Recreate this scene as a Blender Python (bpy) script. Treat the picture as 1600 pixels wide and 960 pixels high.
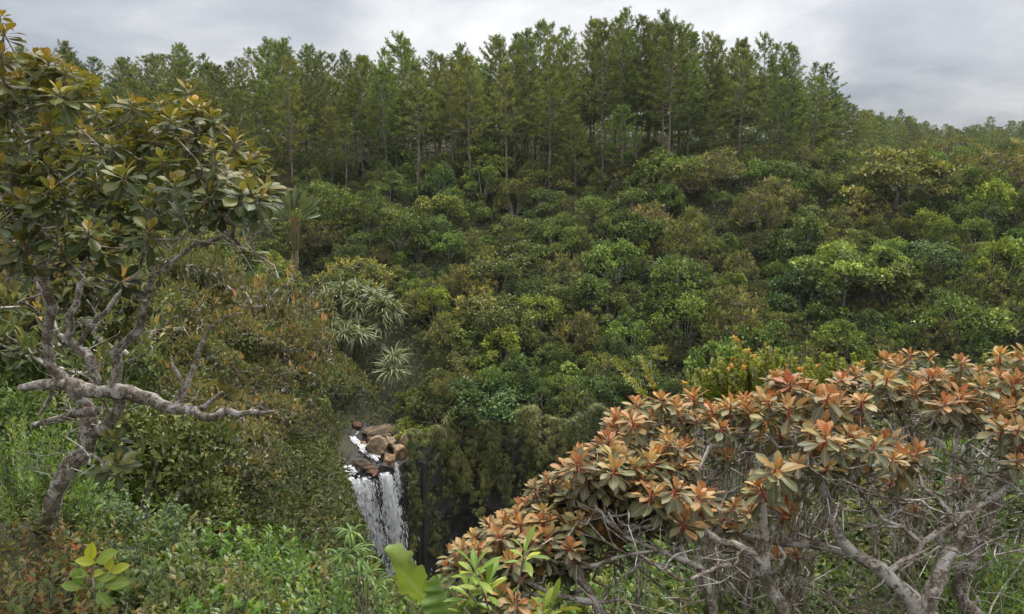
import bpy, math
import numpy as np
from mathutils import Matrix, Vector

# ------------------------------------------------------------------ camera, world, sun, exposure
for o in list(bpy.data.objects):
    bpy.data.objects.remove(o)
SC = bpy.context.scene
COL = SC.collection
FPX = 1200.0                                   # focal length in pixels of the 1600 px wide photograph
PITCH = math.atan(230.0 / FPX)
cam_d = bpy.data.cameras.new('camera')
cam_d.sensor_width = 36.0
cam_d.lens = 27.0
cam_d.clip_start = 0.05
cam_d.clip_end = 9000.0
cam = bpy.data.objects.new('camera', cam_d)
COL.objects.link(cam)
cam.location = (0, 0, 0)                       # eye level is z = 0
cam.rotation_euler = (math.pi / 2 - PITCH, 0, 0)
SC.camera = cam

SUN_EL, SUN_AZ = math.radians(60), math.radians(22)      # behind thin cloud, ahead and a little to the right
SUN_DIR = Vector((math.cos(SUN_EL) * math.sin(SUN_AZ), math.cos(SUN_EL) * math.cos(SUN_AZ), math.sin(SUN_EL)))
sun_d = bpy.data.lights.new('sun', 'SUN')
sun_d.energy = 2.3
sun_d.angle = math.radians(16)
sun_d.color = (1.0, 0.95, 0.87)
sun = bpy.data.objects.new('sun', sun_d)
COL.objects.link(sun)
sun.rotation_euler = SUN_DIR.to_track_quat('Z', 'Y').to_euler()

SC.view_settings.view_transform = 'Standard'
SC.view_settings.look = 'None'
SC.view_settings.gamma = 1.0
SC.view_settings.exposure = 0.58
SC.view_settings.use_curve_mapping = False
SC.render.engine = 'CYCLES'
SC.cycles.max_bounces = 4
SC.cycles.diffuse_bounces = 2
SC.cycles.glossy_bounces = 1
SC.cycles.transmission_bounces = 2
SC.cycles.transparent_max_bounces = 4
SC.cycles.use_denoising = True


def N(nt, kind, **kw):
    n = nt.nodes.new(kind)
    for k, v in kw.items():
        if k.startswith('_'):
            setattr(n, k[1:], v)
        else:
            n.inputs[k.replace('__', ' ')].default_value = v
    return n


def math_node(nt, op, a, b=None, clamp=False):
    n = nt.nodes.new('ShaderNodeMath')
    n.operation = op
    n.use_clamp = clamp
    for i, x in enumerate((a, b)):
        if x is None:
            continue
        if isinstance(x, (int, float)):
            n.inputs[i].default_value = x
        else:
            nt.links.new(x, n.inputs[i])
    return n.outputs[0]


def mix_col(nt, fac, a, b, mode='MIX'):
    n = nt.nodes.new('ShaderNodeMix')
    n.data_type = 'RGBA'
    n.blend_type = mode
    for i, x in ((0, fac), (6, a), (7, b)):
        if hasattr(x, 'is_linked') or hasattr(x, 'links'):
            nt.links.new(x, n.inputs[i])
        elif i == 0:
            n.inputs[0].default_value = x
        else:
            n.inputs[i].default_value = (*x[:3], 1)
    return n.outputs[2]


def ramp(nt, fac, stops, interp='LINEAR'):
    n = nt.nodes.new('ShaderNodeValToRGB')
    n.color_ramp.interpolation = interp
    el = n.color_ramp.elements
    while len(el) < len(stops):
        el.new(0.5)
    for e, (p, c) in zip(el, stops):
        e.position = p
        e.color = (*c[:3], 1) if hasattr(c, '__len__') else (c, c, c, 1)
    nt.links.new(fac, n.inputs[0])
    return n.outputs[0]


def build_world():
    w = bpy.data.worlds.new('World')
    SC.world = w
    w.use_nodes = True
    nt = w.node_tree
    nt.nodes.clear()
    L = nt.links.new
    out = nt.nodes.new('ShaderNodeOutputWorld')
    bg = nt.nodes.new('ShaderNodeBackground')
    bg.inputs['Strength'].default_value = 0.1
    L(bg.outputs[0], out.inputs[0])
    sky = nt.nodes.new('ShaderNodeTexSky')
    sky.sky_type = 'NISHITA'
    sky.sun_disc = False
    sky.sun_elevation = SUN_EL
    sky.sun_rotation = SUN_AZ
    tc = nt.nodes.new('ShaderNodeTexCoord')
    nrm = N(nt, 'ShaderNodeVectorMath', _operation='NORMALIZE')
    L(tc.outputs['Generated'], nrm.inputs[0])
    sep = nt.nodes.new('ShaderNodeSeparateXYZ')
    L(nrm.outputs[0], sep.inputs[0])
    z = math_node(nt, 'MAXIMUM', sep.outputs[2], 0.0)
    # overcast luminance: three times brighter overhead than at the horizon
    cie = math_node(nt, 'ADD', math_node(nt, 'MULTIPLY', z, 0.667), 0.333)
    # a cloud deck seen in perspective
    zz = math_node(nt, 'ADD', z, 0.32)
    cx = math_node(nt, 'DIVIDE', sep.outputs[0], zz)
    cy = math_node(nt, 'DIVIDE', sep.outputs[1], zz)
    comb = nt.nodes.new('ShaderNodeCombineXYZ')
    L(cx, comb.inputs[0]); L(cy, comb.inputs[1])
    comb.inputs[2].default_value = 31.51
    n1 = N(nt, 'ShaderNodeTexNoise', Scale=0.75, Detail=5.0, Roughness=0.5, Distortion=0.25)
    L(comb.outputs[0], n1.inputs['Vector'])
    n2 = N(nt, 'ShaderNodeTexNoise', Scale=2.6, Detail=6.0, Roughness=0.55, Distortion=0.3)
    L(comb.outputs[0], n2.inputs['Vector'])
    c = math_node(nt, 'ADD', math_node(nt, 'MULTIPLY', n1.outputs[0], 0.62), math_node(nt, 'MULTIPLY', n2.outputs[0], 0.38))
    tone = ramp(nt, c, [(0.37, (0.58, 0.63, 0.72)), (0.46, (0.86, 0.89, 0.96)), (0.55, (1.24, 1.24, 1.26)), (0.66, (1.7, 1.69, 1.67))])
    dot = N(nt, 'ShaderNodeVectorMath', _operation='DOT_PRODUCT')
    L(nrm.outputs[0], dot.inputs[0])
    dot.inputs[1].default_value = SUN_DIR
    glow = math_node(nt, 'POWER', math_node(nt, 'MAXIMUM', dot.outputs['Value'], 0.0), 8.0)
    lum = math_node(nt, 'MULTIPLY', cie, math_node(nt, 'ADD', math_node(nt, 'MULTIPLY', glow, 1.5), 1.0))
    lum = math_node(nt, 'MULTIPLY', lum, 10.6)
    sc = N(nt, 'ShaderNodeVectorMath', _operation='SCALE')
    L(tone, sc.inputs[0]); L(lum, sc.inputs['Scale'])
    m = mix_col(nt, 0.92, sky.outputs[0], sc.outputs[0])
    L(m, bg.inputs['Color'])


build_world()

# ------------------------------------------------------------------ pixel rays, meshes, trees of branches
rng = np.random.default_rng(11)
FW = np.array([0, math.cos(PITCH), -math.sin(PITCH)])
UPV = np.array([0, math.sin(PITCH), math.cos(PITCH)])
RT = np.array([1.0, 0, 0])


def px(u, v, d):
    """The point a pixel of the photograph shows when it lies d metres ahead."""
    r = FW + (u - 800) / FPX * RT + (480 - v) / FPX * UPV
    return r * (d / r[1])


def proj(p):
    p = np.asarray(p, float)
    f = p @ FW
    return 800 + FPX * (p @ RT) / f, 480 - FPX * (p @ UPV) / f


def unit(a):
    return a / np.maximum(np.linalg.norm(a, axis=-1, keepdims=True), 1e-9)


class MB:
    def __init__(self):
        self.V, self.F, self.A, self.n = [], [], [], 0

    def add(self, v, f, lc=None, mi=0):
        v = np.asarray(v, np.float32).reshape(-1, 3)
        self.V.append(v)
        self.F.append((np.asarray(f, np.int64) + self.n, mi))
        self.A.append(np.zeros_like(v) if lc is None else np.asarray(lc, np.float32))
        self.n += len(v)

    def tile(self, tpl, R, T, age, mi=0):
        """Copies of a template (verts, faces, across, along): rotations R, places T, one age number each."""
        tv, tf, ta, tl = tpl
        k, n = len(tv), len(T)
        if n == 0:
            return
        v = np.einsum('nij,kj->nki', R, tv) + T[:, None, :]
        lc = np.empty((n, k, 3), np.float32)
        lc[:, :, 0] = ta
        lc[:, :, 1] = tl
        lc[:, :, 2] = np.asarray(age)[:, None]
        f = (tf[None, :, :] + (np.arange(n) * k)[:, None, None]).reshape(-1, tf.shape[1])
        self.add(v.reshape(-1, 3), f, lc.reshape(-1, 3), mi)

    def mesh(self, name, mats, smooth=True):
        me = bpy.data.meshes.new(name)
        V = np.concatenate(self.V)
        me.vertices.add(len(V))
        me.vertices.foreach_set('co', V.ravel())
        tot = np.concatenate([np.full(len(f), f.shape[1], np.int64) for f, _ in self.F])
        vi = np.concatenate([f.ravel() for f, _ in self.F])
        mi = np.concatenate([np.full(len(f), m, np.int32) for f, m in self.F])
        me.loops.add(len(vi))
        me.loops.foreach_set('vertex_index', vi.astype(np.int32))
        me.polygons.add(len(tot))
        me.polygons.foreach_set('loop_start', (np.cumsum(tot) - tot).astype(np.int32))
        me.polygons.foreach_set('material_index', mi)
        me.polygons.foreach_set('use_smooth', np.full(len(tot), smooth))
        at = me.attributes.new('lc', 'FLOAT_VECTOR', 'POINT')
        at.data.foreach_set('vector', np.concatenate(self.A).ravel())
        me.update(calc_edges=True)
        for m in (mats if isinstance(mats, (list, tuple)) else [mats]):
            me.materials.append(m)
        return me

    def build(self, name, mats, parent=None, smooth=True, kind=None):
        return link(name, self.mesh(name, mats, smooth), parent, kind)


def link(name, me, parent=None, kind=None):
    o = bpy.data.objects.new(name, me)
    COL.objects.link(o)
    if parent is not None:
        o.parent = parent
    if kind:
        o['kind'] = kind
    return o


def thing(name, label, cat, loc=(0, 0, 0), rz=0.0, group=None, scale=1.0):
    o = bpy.data.objects.new(name, None)
    COL.objects.link(o)
    o.empty_display_size = 0.2
    o.location = Vector([float(x) for x in loc])
    o.rotation_euler = (0, 0, rz)
    o.scale = (scale,) * 3 if not hasattr(scale, '__len__') else scale
    o['category'] = cat
    if label:
        o['label'] = label
    if group:
        o['group'] = group
    return o


def dup(root, loc, rz, scale, tint=None, label=None):
    r = root.copy()
    COL.objects.link(r)
    r.location = Vector([float(x) for x in loc])
    r.rotation_euler = (0, 0, rz)
    r.scale = (scale,) * 3 if not hasattr(scale, '__len__') else scale
    if label:
        r['label'] = label
    for ch in root.children:
        c = ch.copy()
        COL.objects.link(c)
        c.parent = r
        if tint is not None:
            c.color = (*tint, 1)
        for g in ch.children:
            d = g.copy()
            COL.objects.link(d)
            d.parent = c
            if tint is not None:
                d.color = (*tint, 1)
    return r


def frames(d, nrm, scale=1.0):
    """Rotations that send leaf +Y along d and leaf +Z towards nrm."""
    y = unit(d)
    x = np.cross(y, nrm)
    bad = np.linalg.norm(x, axis=-1) < 1e-4
    if bad.any():
        x[bad] = np.cross(y[bad], np.array([0.31, 0.83, 0.2]))
    x = unit(x)
    z = np.cross(x, y)
    R = np.stack([x, y, z], axis=-1)
    s = np.asarray(scale, float)
    return R * (s[:, None, None] if s.ndim else s)


def rand_dirs(r, n):
    return unit(r.normal(size=(n, 3)))


def leaf_fold(L=1.0, W=0.42, lift=0.12):
    """A far leaf: two triangles folded along the midrib."""
    v = np.array([[0, 0, 0], [-W / 2, L * 0.5, lift * L], [0, L, 0], [W / 2, L * 0.5, lift * L]], float)
    f = np.array([[0, 2, 1], [0, 3, 2]])
    return v, f, np.array([0, -1, 0, 1.0]), np.array([0, .5, 1, .5])


def needle(L=1.0, W=0.1):
    v = np.array([[-W * .3, 0, 0], [W * .3, 0, 0], [W / 2, L * .55, 0], [0, L, 0], [-W / 2, L * .55, 0]], float)
    f = np.array([[0, 1, 2, 4], ])
    v = np.array([[0, 0, 0], [W / 2, L * .5, 0.02], [0, L, 0], [-W / 2, L * .5, 0.02]], float)
    return v, np.array([[0, 1, 2, 3]]), np.array([0, 1, 0, -1.0]), np.array([0, .5, 1, .5])


def leaf_grid(L, W, nl=6, nw=4, droop=0.15, fold=0.2, widest=0.6, petiole=0.12, tip=0.12, wave=0.0):
    """A near leaf: a grid with a stalk, a folded midrib and a bent tip."""
    t = np.linspace(0, 1, nl + 1)
    s = np.linspace(-1, 1, nw + 1)
    b = np.clip((t - petiole) / (1 - petiole), 0, 1)
    p = math.log(0.5) / math.log(widest)
    w = np.sin(np.pi * np.clip(b, 0, 1) ** p) ** 0.8
    w = np.maximum(w, np.where(t < 0.5, 0.10, tip * 0.35)) * W / 2
    w[-1] = W * 0.02
    T, S = np.meshgrid(t, s, indexing='ij')
    X = S * w[:, None]
    ang = droop * T
    Y = L * (np.sin(ang) / droop if abs(droop) > 1e-3 else T)
    Z = -L * (1 - np.cos(ang)) / (droop if abs(droop) > 1e-3 else 1.0)
    Z = Z + np.abs(X) * fold + wave * W * np.sin(T * 9 + S * 1.5) * np.abs(S)
    v = np.stack([X, Y, Z], -1).reshape(-1, 3)
    m = nw + 1
    f = [[i * m + j, i * m + j + 1, (i + 1) * m + j + 1, (i + 1) * m + j] for i in range(nl) for j in range(nw)]
    return v, np.array(f), S.ravel(), T.ravel()


def tube(mb, pts, rad, sides=6, mi=0, rough=0.0, r=rng, cap=True):
    pts = np.asarray(pts, float)
    rad = np.asarray(rad, float)
    n = len(pts)
    tan = unit(np.gradient(pts, axis=0))
    ref = np.eye(3)[np.argmin(np.abs(tan).mean(0))]
    a = unit(np.cross(tan, ref))
    b = np.cross(tan, a)
    th = np.arange(sides) / sides * 2 * np.pi
    rr = rad[:, None] * (1 + rough * r.normal(size=(n, sides)))
    v = pts[:, None, :] + rr[..., None] * (np.cos(th)[None, :, None] * a[:, None, :] + np.sin(th)[None, :, None] * b[:, None, :])
    i, j = np.meshgrid(np.arange(n - 1), np.arange(sides), indexing='ij')
    j2 = (j + 1) % sides
    f = np.stack([i * sides + j, i * sides + j2, (i + 1) * sides + j2, (i + 1) * sides + j], -1).reshape(-1, 4)
    lc = np.zeros((n * sides, 3), np.float32)
    lc[:, 1] = np.repeat(np.linspace(0, 1, n), sides)
    lc[:, 2] = r.random()
    mb.add(v.reshape(-1, 3), f, lc, mi)
    if cap and rad[-1] > 0.004:
        mb.add(v[-1], np.arange(sides)[None, :], lc[:sides], mi)


def smooth_path(pts, step):
    """Catmull-Rom through the points, resampled about every step."""
    P = np.asarray(pts, float)
    Q = np.vstack([2 * P[0] - P[1], P, 2 * P[-1] - P[-2]])
    out = []
    for i in range(1, len(Q) - 2):
        n = max(2, int(np.linalg.norm(Q[i + 1][:3] - Q[i][:3]) / step))
        t = np.arange(n)[:, None] / n
        a, b, c, d = Q[i - 1], Q[i], Q[i + 1], Q[i + 2]
        out.append(0.5 * (2 * b + (c - a) * t + (2 * a - 5 * b + 4 * c - d) * t ** 2 + (3 * b - a - 3 * c + d) * t ** 3))
    out.append(P[-1:])
    return np.vstack(out)


class Graph:
    """Branches grown from guide limbs towards given tips; thickness by the sum of what each carries."""

    def __init__(self, r):
        self.P, self.par, self.rm, self.att, self.r = [], [], [], [], r

    def node(self, p, par, rm=0.0, att=True):
        self.P.append(np.asarray(p, float)); self.par.append(par); self.rm.append(rm); self.att.append(att)
        return len(self.P) - 1

    def limb(self, pts, r0, r1, par=None, step=0.12, jit=0.0, att_from=0.0):
        q = smooth_path(pts, step)
        k = par
        ids = []
        for i, p in enumerate(q):
            if i == 0 and par is not None:
                continue
            t = i / max(1, len(q) - 1)
            j = self.r.normal(size=3) * jit if 0 < i < len(q) - 1 else 0
            k = self.node(p + j, k if k is not None else -1, r0 + (r1 - r0) * t, t >= att_from)
            ids.append(k)
        return ids

    def nearest(self, p):
        return int(np.argmin(np.linalg.norm(np.array(self.P) - p, axis=1)))

    def attach(self, tip, step=0.12, jit=0.05, up=0.35, maxup=1.5):
        P = np.array(self.P)
        d = np.linalg.norm(P - tip, axis=1)
        cost = d + maxup * np.maximum(0, P[:, 2] - tip[2] + 0.25 * d) + np.where(np.array(self.att), 0, 1e6) + np.where(d < step * 1.2, 2.0, 0)
        a = int(np.argmin(cost))
        A = P[a]
        dist = d[a]
        pr = self.par[a]
        dA = unit(A - P[pr]) if pr >= 0 else np.array([0, 0, 1.0])
        to = unit(tip - A)
        m0 = unit(dA * 0.4 + to * 0.9 + self.r.normal(size=3) * 0.2) * dist * 0.9
        m1 = unit(to * 0.7 + np.array([0, 0, up * 2])) * dist
        n = max(3, int(dist / step))
        k = a
        for i in range(1, n + 1):
            t = i / n
            p = (2 * t ** 3 - 3 * t ** 2 + 1) * A + (t ** 3 - 2 * t ** 2 + t) * m0 + (3 * t ** 2 - 2 * t ** 3) * tip + (t ** 3 - t ** 2) * m1
            if i < n:
                p = p + self.r.normal(size=3) * jit * step
                p[2] = min(p[2], max(A[2], tip[2]) + 0.02 * dist)
            k = self.node(p, k, 0.0, i < n)
        return k, unit(m1)

    def radii(self, tip_r, pw=2.3):
        n = len(self.P)
        s = np.zeros(n)
        kids = [[] for _ in range(n)]
        for i, p in enumerate(self.par):
            if p >= 0:
                kids[p].append(i)
        rad = np.zeros(n)
        for i in range(n - 1, -1, -1):
            if not kids[i]:
                s[i] = max(tip_r, self.rm[i]) ** pw if self.rm[i] == 0 else self.rm[i] ** pw
            rad[i] = max(s[i] ** (1 / pw), self.rm[i])
            if self.par[i] >= 0:
                s[self.par[i]] += min(rad[i], 1e9) ** pw if self.rm[self.par[i]] == 0 else 0
        for i in range(n):
            if self.par[i] >= 0:
                rad[i] = min(rad[i], rad[self.par[i]] * 1.0)
        return rad, kids

    def chains(self, tip_r, pw=2.3):
        rad, kids = self.radii(tip_r, pw)
        out = []
        stack = [(i, None) for i, p in enumerate(self.par) if p < 0]
        while stack:
            i, frm = stack.pop()
            ids = [i]
            while kids[ids[-1]]:
                ks = sorted(kids[ids[-1]], key=lambda q: -rad[q])
                for q in ks[1:]:
                    stack.append((q, ids[-1]))
                ids.append(ks[0])
            pts = [self.P[q] for q in ids]
            rr = [rad[q] for q in ids]
            if frm is not None:
                pts = [self.P[frm]] + pts
                rr = [rr[0]] + rr
            if len(pts) > 1:
                out.append((np.array(pts), np.array(rr)))
        return out


# ------------------------------------------------------------------ materials
def new_mat(name):
    m = bpy.data.materials.new(name)
    m.use_nodes = True
    nt = m.node_tree
    nt.nodes.clear()
    out = nt.nodes.new('ShaderNodeOutputMaterial')
    return m, nt, out


def leaf_mat(name, stops, rough=0.5, trans=0.3, tcol=(1.25, 1.25, 0.6), under=None, rib=None, base=None, mottle=0.25, spec=0.4, mscale=3.0):
    """Leaf colour from the leaf's own age number, times the plant's own tint; light passes through the blade."""
    m, nt, out = new_mat(name)
    L = nt.links.new
    at = N(nt, 'ShaderNodeAttribute', _attribute_name='lc')
    sep = nt.nodes.new('ShaderNodeSeparateXYZ')
    L(at.outputs['Vector'], sep.inputs[0])
    col = ramp(nt, sep.outputs[2], stops)
    if under is not None:
        geo = nt.nodes.new('ShaderNodeNewGeometry')
        ucol = ramp(nt, sep.outputs[2], under)
        col = mix_col(nt, geo.outputs['Backfacing'], col, ucol)
    if rib is not None:
        ab = math_node(nt, 'ABSOLUTE', sep.outputs[0])
        f = math_node(nt, 'MULTIPLY', math_node(nt, 'SUBTRACT', 0.22, ab, True), 3.5, True)
        col = mix_col(nt, f, col, rib)
    if base is not None:
        f = math_node(nt, 'MULTIPLY', math_node(nt, 'SUBTRACT', 0.26, sep.outputs[1], True), 6.0, True)
        col = mix_col(nt, f, col, base)
    oi = nt.nodes.new('ShaderNodeObjectInfo')
    col = mix_col(nt, 1.0, col, oi.outputs['Color'], 'MULTIPLY')
    tc = nt.nodes.new('ShaderNodeTexCoord')
    no = N(nt, 'ShaderNodeTexNoise', Scale=mscale, Detail=3.0)
    L(tc.outputs['Object'], no.inputs['Vector'])
    v = math_node(nt, 'ADD', math_node(nt, 'MULTIPLY', no.outputs[0], mottle * 2), 1 - mottle)
    hsv = nt.nodes.new('ShaderNodeHueSaturation')
    L(col, hsv.inputs['Color']); L(v, hsv.inputs['Value'])
    L(math_node(nt, 'ADD', math_node(nt, 'MULTIPLY', oi.outputs['Random'], 0.03), 0.485), hsv.inputs['Hue'])
    col = hsv.outputs[0]
    pb = nt.nodes.new('ShaderNodeBsdfPrincipled')
    pb.inputs['Roughness'].default_value = rough
    pb.inputs['Specular IOR Level'].default_value = spec
    L(col, pb.inputs['Base Color'])
    tr = nt.nodes.new('ShaderNodeBsdfTranslucent')
    L(mix_col(nt, 1.0, col, tcol, 'MULTIPLY'), tr.inputs['Color'])
    ms = nt.nodes.new('ShaderNodeMixShader')
    ms.inputs[0].default_value = trans
    L(pb.outputs[0], ms.inputs[1]); L(tr.outputs[0], ms.inputs[2])
    L(ms.outputs[0], out.inputs[0])
    return m


def bark_mat(name, dark, light, lichen=None, scale=9.0, amt=0.5, bump=0.4, lich_amt=0.56):
    m, nt, out = new_mat(name)
    L = nt.links.new
    tc = nt.nodes.new('ShaderNodeTexCoord')
    n1 = N(nt, 'ShaderNodeTexNoise', Scale=scale, Detail=8.0, Roughness=0.7)
    n2 = N(nt, 'ShaderNodeTexNoise', Scale=scale * 0.55, Detail=3.0, Roughness=0.5, Distortion=0.4)
    n3 = N(nt, 'ShaderNodeTexNoise', Scale=scale * 3.2, Detail=5.0, Roughness=0.7)
    L(tc.outputs['Object'], n1.inputs['Vector']); L(tc.outputs['Object'], n3.inputs['Vector'])
    mp = N(nt, 'ShaderNodeMapping')
    mp.inputs['Location'].default_value = (7.3, 2.1, 5.5)
    L(tc.outputs['Object'], mp.inputs['Vector']); L(mp.outputs[0], n2.inputs['Vector'])
    v1 = math_node(nt, 'ADD', math_node(nt, 'MULTIPLY', n1.outputs[0], 0.6), math_node(nt, 'MULTIPLY', n3.outputs[0], 0.4))
    col = ramp(nt, v1, [(0.36, tuple(c * 0.45 for c in dark)), (0.46, dark), (0.62, light)])
    if lichen:
        v2 = math_node(nt, 'ADD', math_node(nt, 'MULTIPLY', n2.outputs[0], 0.62), math_node(nt, 'MULTIPLY', n3.outputs[0], 0.38))
        f = ramp(nt, v2, [(lich_amt - 0.035, 0.0), (lich_amt + 0.045, 1.0)])
        col = mix_col(nt, math_node(nt, 'MULTIPLY', f, 0.8), col, lichen)
        g = ramp(nt, v2, [(0.40, 1.0), (0.46, 0.0)])
        col = mix_col(nt, math_node(nt, 'MULTIPLY', g, 0.45), col, (0.10, 0.085, 0.035))
    pb = N(nt, 'ShaderNodeBsdfPrincipled', Roughness=0.85)
    pb.inputs['Specular IOR Level'].default_value = 0.2
    L(col, pb.inputs['Base Color'])
    bp = N(nt, 'ShaderNodeBump', Strength=bump, Distance=0.03)
    L(v1, bp.inputs['Height']); L(bp.outputs[0], pb.inputs['Normal'])
    L(pb.outputs[0], out.inputs[0])
    return m


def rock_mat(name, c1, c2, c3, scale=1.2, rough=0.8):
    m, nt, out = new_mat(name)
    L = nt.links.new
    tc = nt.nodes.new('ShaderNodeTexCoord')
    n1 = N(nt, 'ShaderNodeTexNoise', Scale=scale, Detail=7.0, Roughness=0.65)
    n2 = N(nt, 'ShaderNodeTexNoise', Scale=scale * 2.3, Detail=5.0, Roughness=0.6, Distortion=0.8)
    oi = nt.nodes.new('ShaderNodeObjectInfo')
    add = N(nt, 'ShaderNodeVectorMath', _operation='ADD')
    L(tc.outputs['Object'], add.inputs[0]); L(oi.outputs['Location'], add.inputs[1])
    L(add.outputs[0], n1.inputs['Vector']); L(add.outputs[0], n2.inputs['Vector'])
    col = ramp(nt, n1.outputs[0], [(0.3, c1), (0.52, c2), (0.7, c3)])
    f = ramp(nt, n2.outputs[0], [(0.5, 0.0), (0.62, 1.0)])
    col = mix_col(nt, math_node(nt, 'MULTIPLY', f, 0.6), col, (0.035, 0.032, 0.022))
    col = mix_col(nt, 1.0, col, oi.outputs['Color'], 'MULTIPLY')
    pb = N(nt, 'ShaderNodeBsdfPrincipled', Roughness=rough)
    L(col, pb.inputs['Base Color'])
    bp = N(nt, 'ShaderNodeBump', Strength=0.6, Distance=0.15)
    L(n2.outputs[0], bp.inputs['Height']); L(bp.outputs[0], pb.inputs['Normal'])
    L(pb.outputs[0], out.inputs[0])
    return m


G = lambda *a: a
M_NEEDLE = leaf_mat('pine_needles', [(0, (0.070, 0.094, 0.027)), (0.5, (0.155, 0.184, 0.048)), (1, (0.29, 0.30, 0.08))], trans=0.3, rough=0.6, mscale=0.35, mottle=0.3, spec=0.15)
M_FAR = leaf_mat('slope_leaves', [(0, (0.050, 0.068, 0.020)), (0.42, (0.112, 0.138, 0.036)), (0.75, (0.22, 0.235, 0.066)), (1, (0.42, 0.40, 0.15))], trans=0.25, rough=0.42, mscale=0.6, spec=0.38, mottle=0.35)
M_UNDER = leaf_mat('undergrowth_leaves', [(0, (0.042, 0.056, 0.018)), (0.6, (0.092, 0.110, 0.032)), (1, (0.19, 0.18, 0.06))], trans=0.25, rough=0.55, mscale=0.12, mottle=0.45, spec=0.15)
M_MID = leaf_mat('bush_rosette_leaves', [(0, (0.10, 0.108, 0.046)), (0.5, (0.165, 0.172, 0.064)), (0.76, (0.26, 0.225, 0.085)), (0.92, (0.46, 0.29, 0.12)), (1, (0.54, 0.33, 0.14))], trans=0.2, rough=0.45, mscale=1.2, spec=0.3)
M_NEAR = leaf_mat('shrub_leaves', [(0, (0.055, 0.088, 0.022)), (0.5, (0.105, 0.145, 0.030)), (0.85, (0.19, 0.21, 0.04)), (1, (0.30, 0.13, 0.05))], trans=0.3, rough=0.42, mscale=4.0)
M_ORANGE = leaf_mat('rust_leaves', [(0, (0.105, 0.120, 0.06)), (0.34, (0.20, 0.19, 0.09)), (0.52, (0.37, 0.235, 0.085)), (0.78, (0.45, 0.205, 0.062)), (1, (0.40, 0.135, 0.036))],
                    under=[(0, (0.17, 0.17, 0.10)), (0.4, (0.36, 0.26, 0.12)), (0.7, (0.52, 0.26, 0.10)), (1, (0.50, 0.20, 0.065))],
                    rough=0.5, trans=0.2, tcol=(1.2, 1.0, 0.7), base=(0.36, 0.075, 0.035), rib=(0.42, 0.26, 0.12), mottle=0.18, mscale=18.0, spec=0.35)
M_GLOSSY = leaf_mat('tree_leaves', [(0, (0.060, 0.082, 0.033)), (0.4, (0.110, 0.122, 0.034)), (0.62, (0.19, 0.17, 0.040)), (0.82, (0.36, 0.27, 0.055)), (1, (0.46, 0.30, 0.075))],
                    under=[(0, (0.10, 0.115, 0.05)), (0.5, (0.17, 0.165, 0.05)), (1, (0.32, 0.23, 0.055))],
                    rough=0.46, trans=0.25, base=(0.15, 0.10, 0.035), rib=(0.17, 0.16, 0.055), mottle=0.2, mscale=14.0, spec=0.3)
M_LIME = leaf_mat('lime_leaves', [(0, (0.09, 0.17, 0.03)), (0.5, (0.24, 0.34, 0.05)), (1, (0.55, 0.52, 0.05))], rough=0.38, trans=0.35, rib=(0.3, 0.38, 0.12), mottle=0.15, mscale=10.0)
M_STRAP = leaf_mat('strap_leaves', [(0, (0.10, 0.12, 0.05)), (0.6, (0.21, 0.24, 0.10)), (1, (0.33, 0.35, 0.17))], rough=0.42, trans=0.2, mscale=1.0)
M_FAN = leaf_mat('fan_leaves', [(0, (0.07, 0.10, 0.028)), (0.7, (0.14, 0.17, 0.05)), (1, (0.20, 0.115, 0.055))], rough=0.45, trans=0.25, base=(0.22, 0.085, 0.03), mscale=0.8)
M_HANG = leaf_mat('hanging_fern', [(0, (0.07, 0.10, 0.03)), (0.5, (0.17, 0.21, 0.058)), (0.8, (0.28, 0.30, 0.09)), (1, (0.30, 0.25, 0.10))], rough=0.6, trans=0.2, mscale=0.25, mottle=0.5)
M_BARK_GREY = bark_mat('grey_bark', (0.14, 0.11, 0.082), (0.42, 0.36, 0.30), (0.60, 0.56, 0.50), scale=22, lich_amt=0.52, bump=1.0)
M_BARK_TWIG = bark_mat('twig_bark', (0.17, 0.13, 0.10), (0.42, 0.355, 0.29), (0.62, 0.58, 0.52), scale=20, lich_amt=0.51, bump=0.8)
M_BARK_PINE = bark_mat('pine_bark', (0.15, 0.115, 0.09), (0.36, 0.30, 0.25), scale=1.4)
M_BARK_PALE = bark_mat('pale_bark', (0.16, 0.13, 0.10), (0.42, 0.37, 0.31), scale=2.2)
M_ROCK = rock_mat('boulder_stone', (0.14, 0.11, 0.075), (0.32, 0.24, 0.155), (0.48, 0.40, 0.29), scale=1.6)
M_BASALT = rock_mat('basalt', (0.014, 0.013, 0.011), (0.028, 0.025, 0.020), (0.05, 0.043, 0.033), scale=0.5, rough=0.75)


def soil_mat():
    m, nt, out = new_mat('soil')
    tc = nt.nodes.new('ShaderNodeTexCoord')
    n1 = N(nt, 'ShaderNodeTexNoise', Scale=0.7, Detail=8.0, Roughness=0.7)
    nt.links.new(tc.outputs['Object'], n1.inputs['Vector'])
    col = ramp(nt, n1.outputs[0], [(0.3, (0.018, 0.020, 0.010)), (0.55, (0.045, 0.042, 0.02)), (0.75, (0.075, 0.06, 0.03))])
    pb = N(nt, 'ShaderNodeBsdfPrincipled', Roughness=0.95)
    nt.links.new(col, pb.inputs['Base Color'])
    nt.links.new(pb.outputs[0], out.inputs[0])
    return m


M_SOIL = soil_mat()


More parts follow.
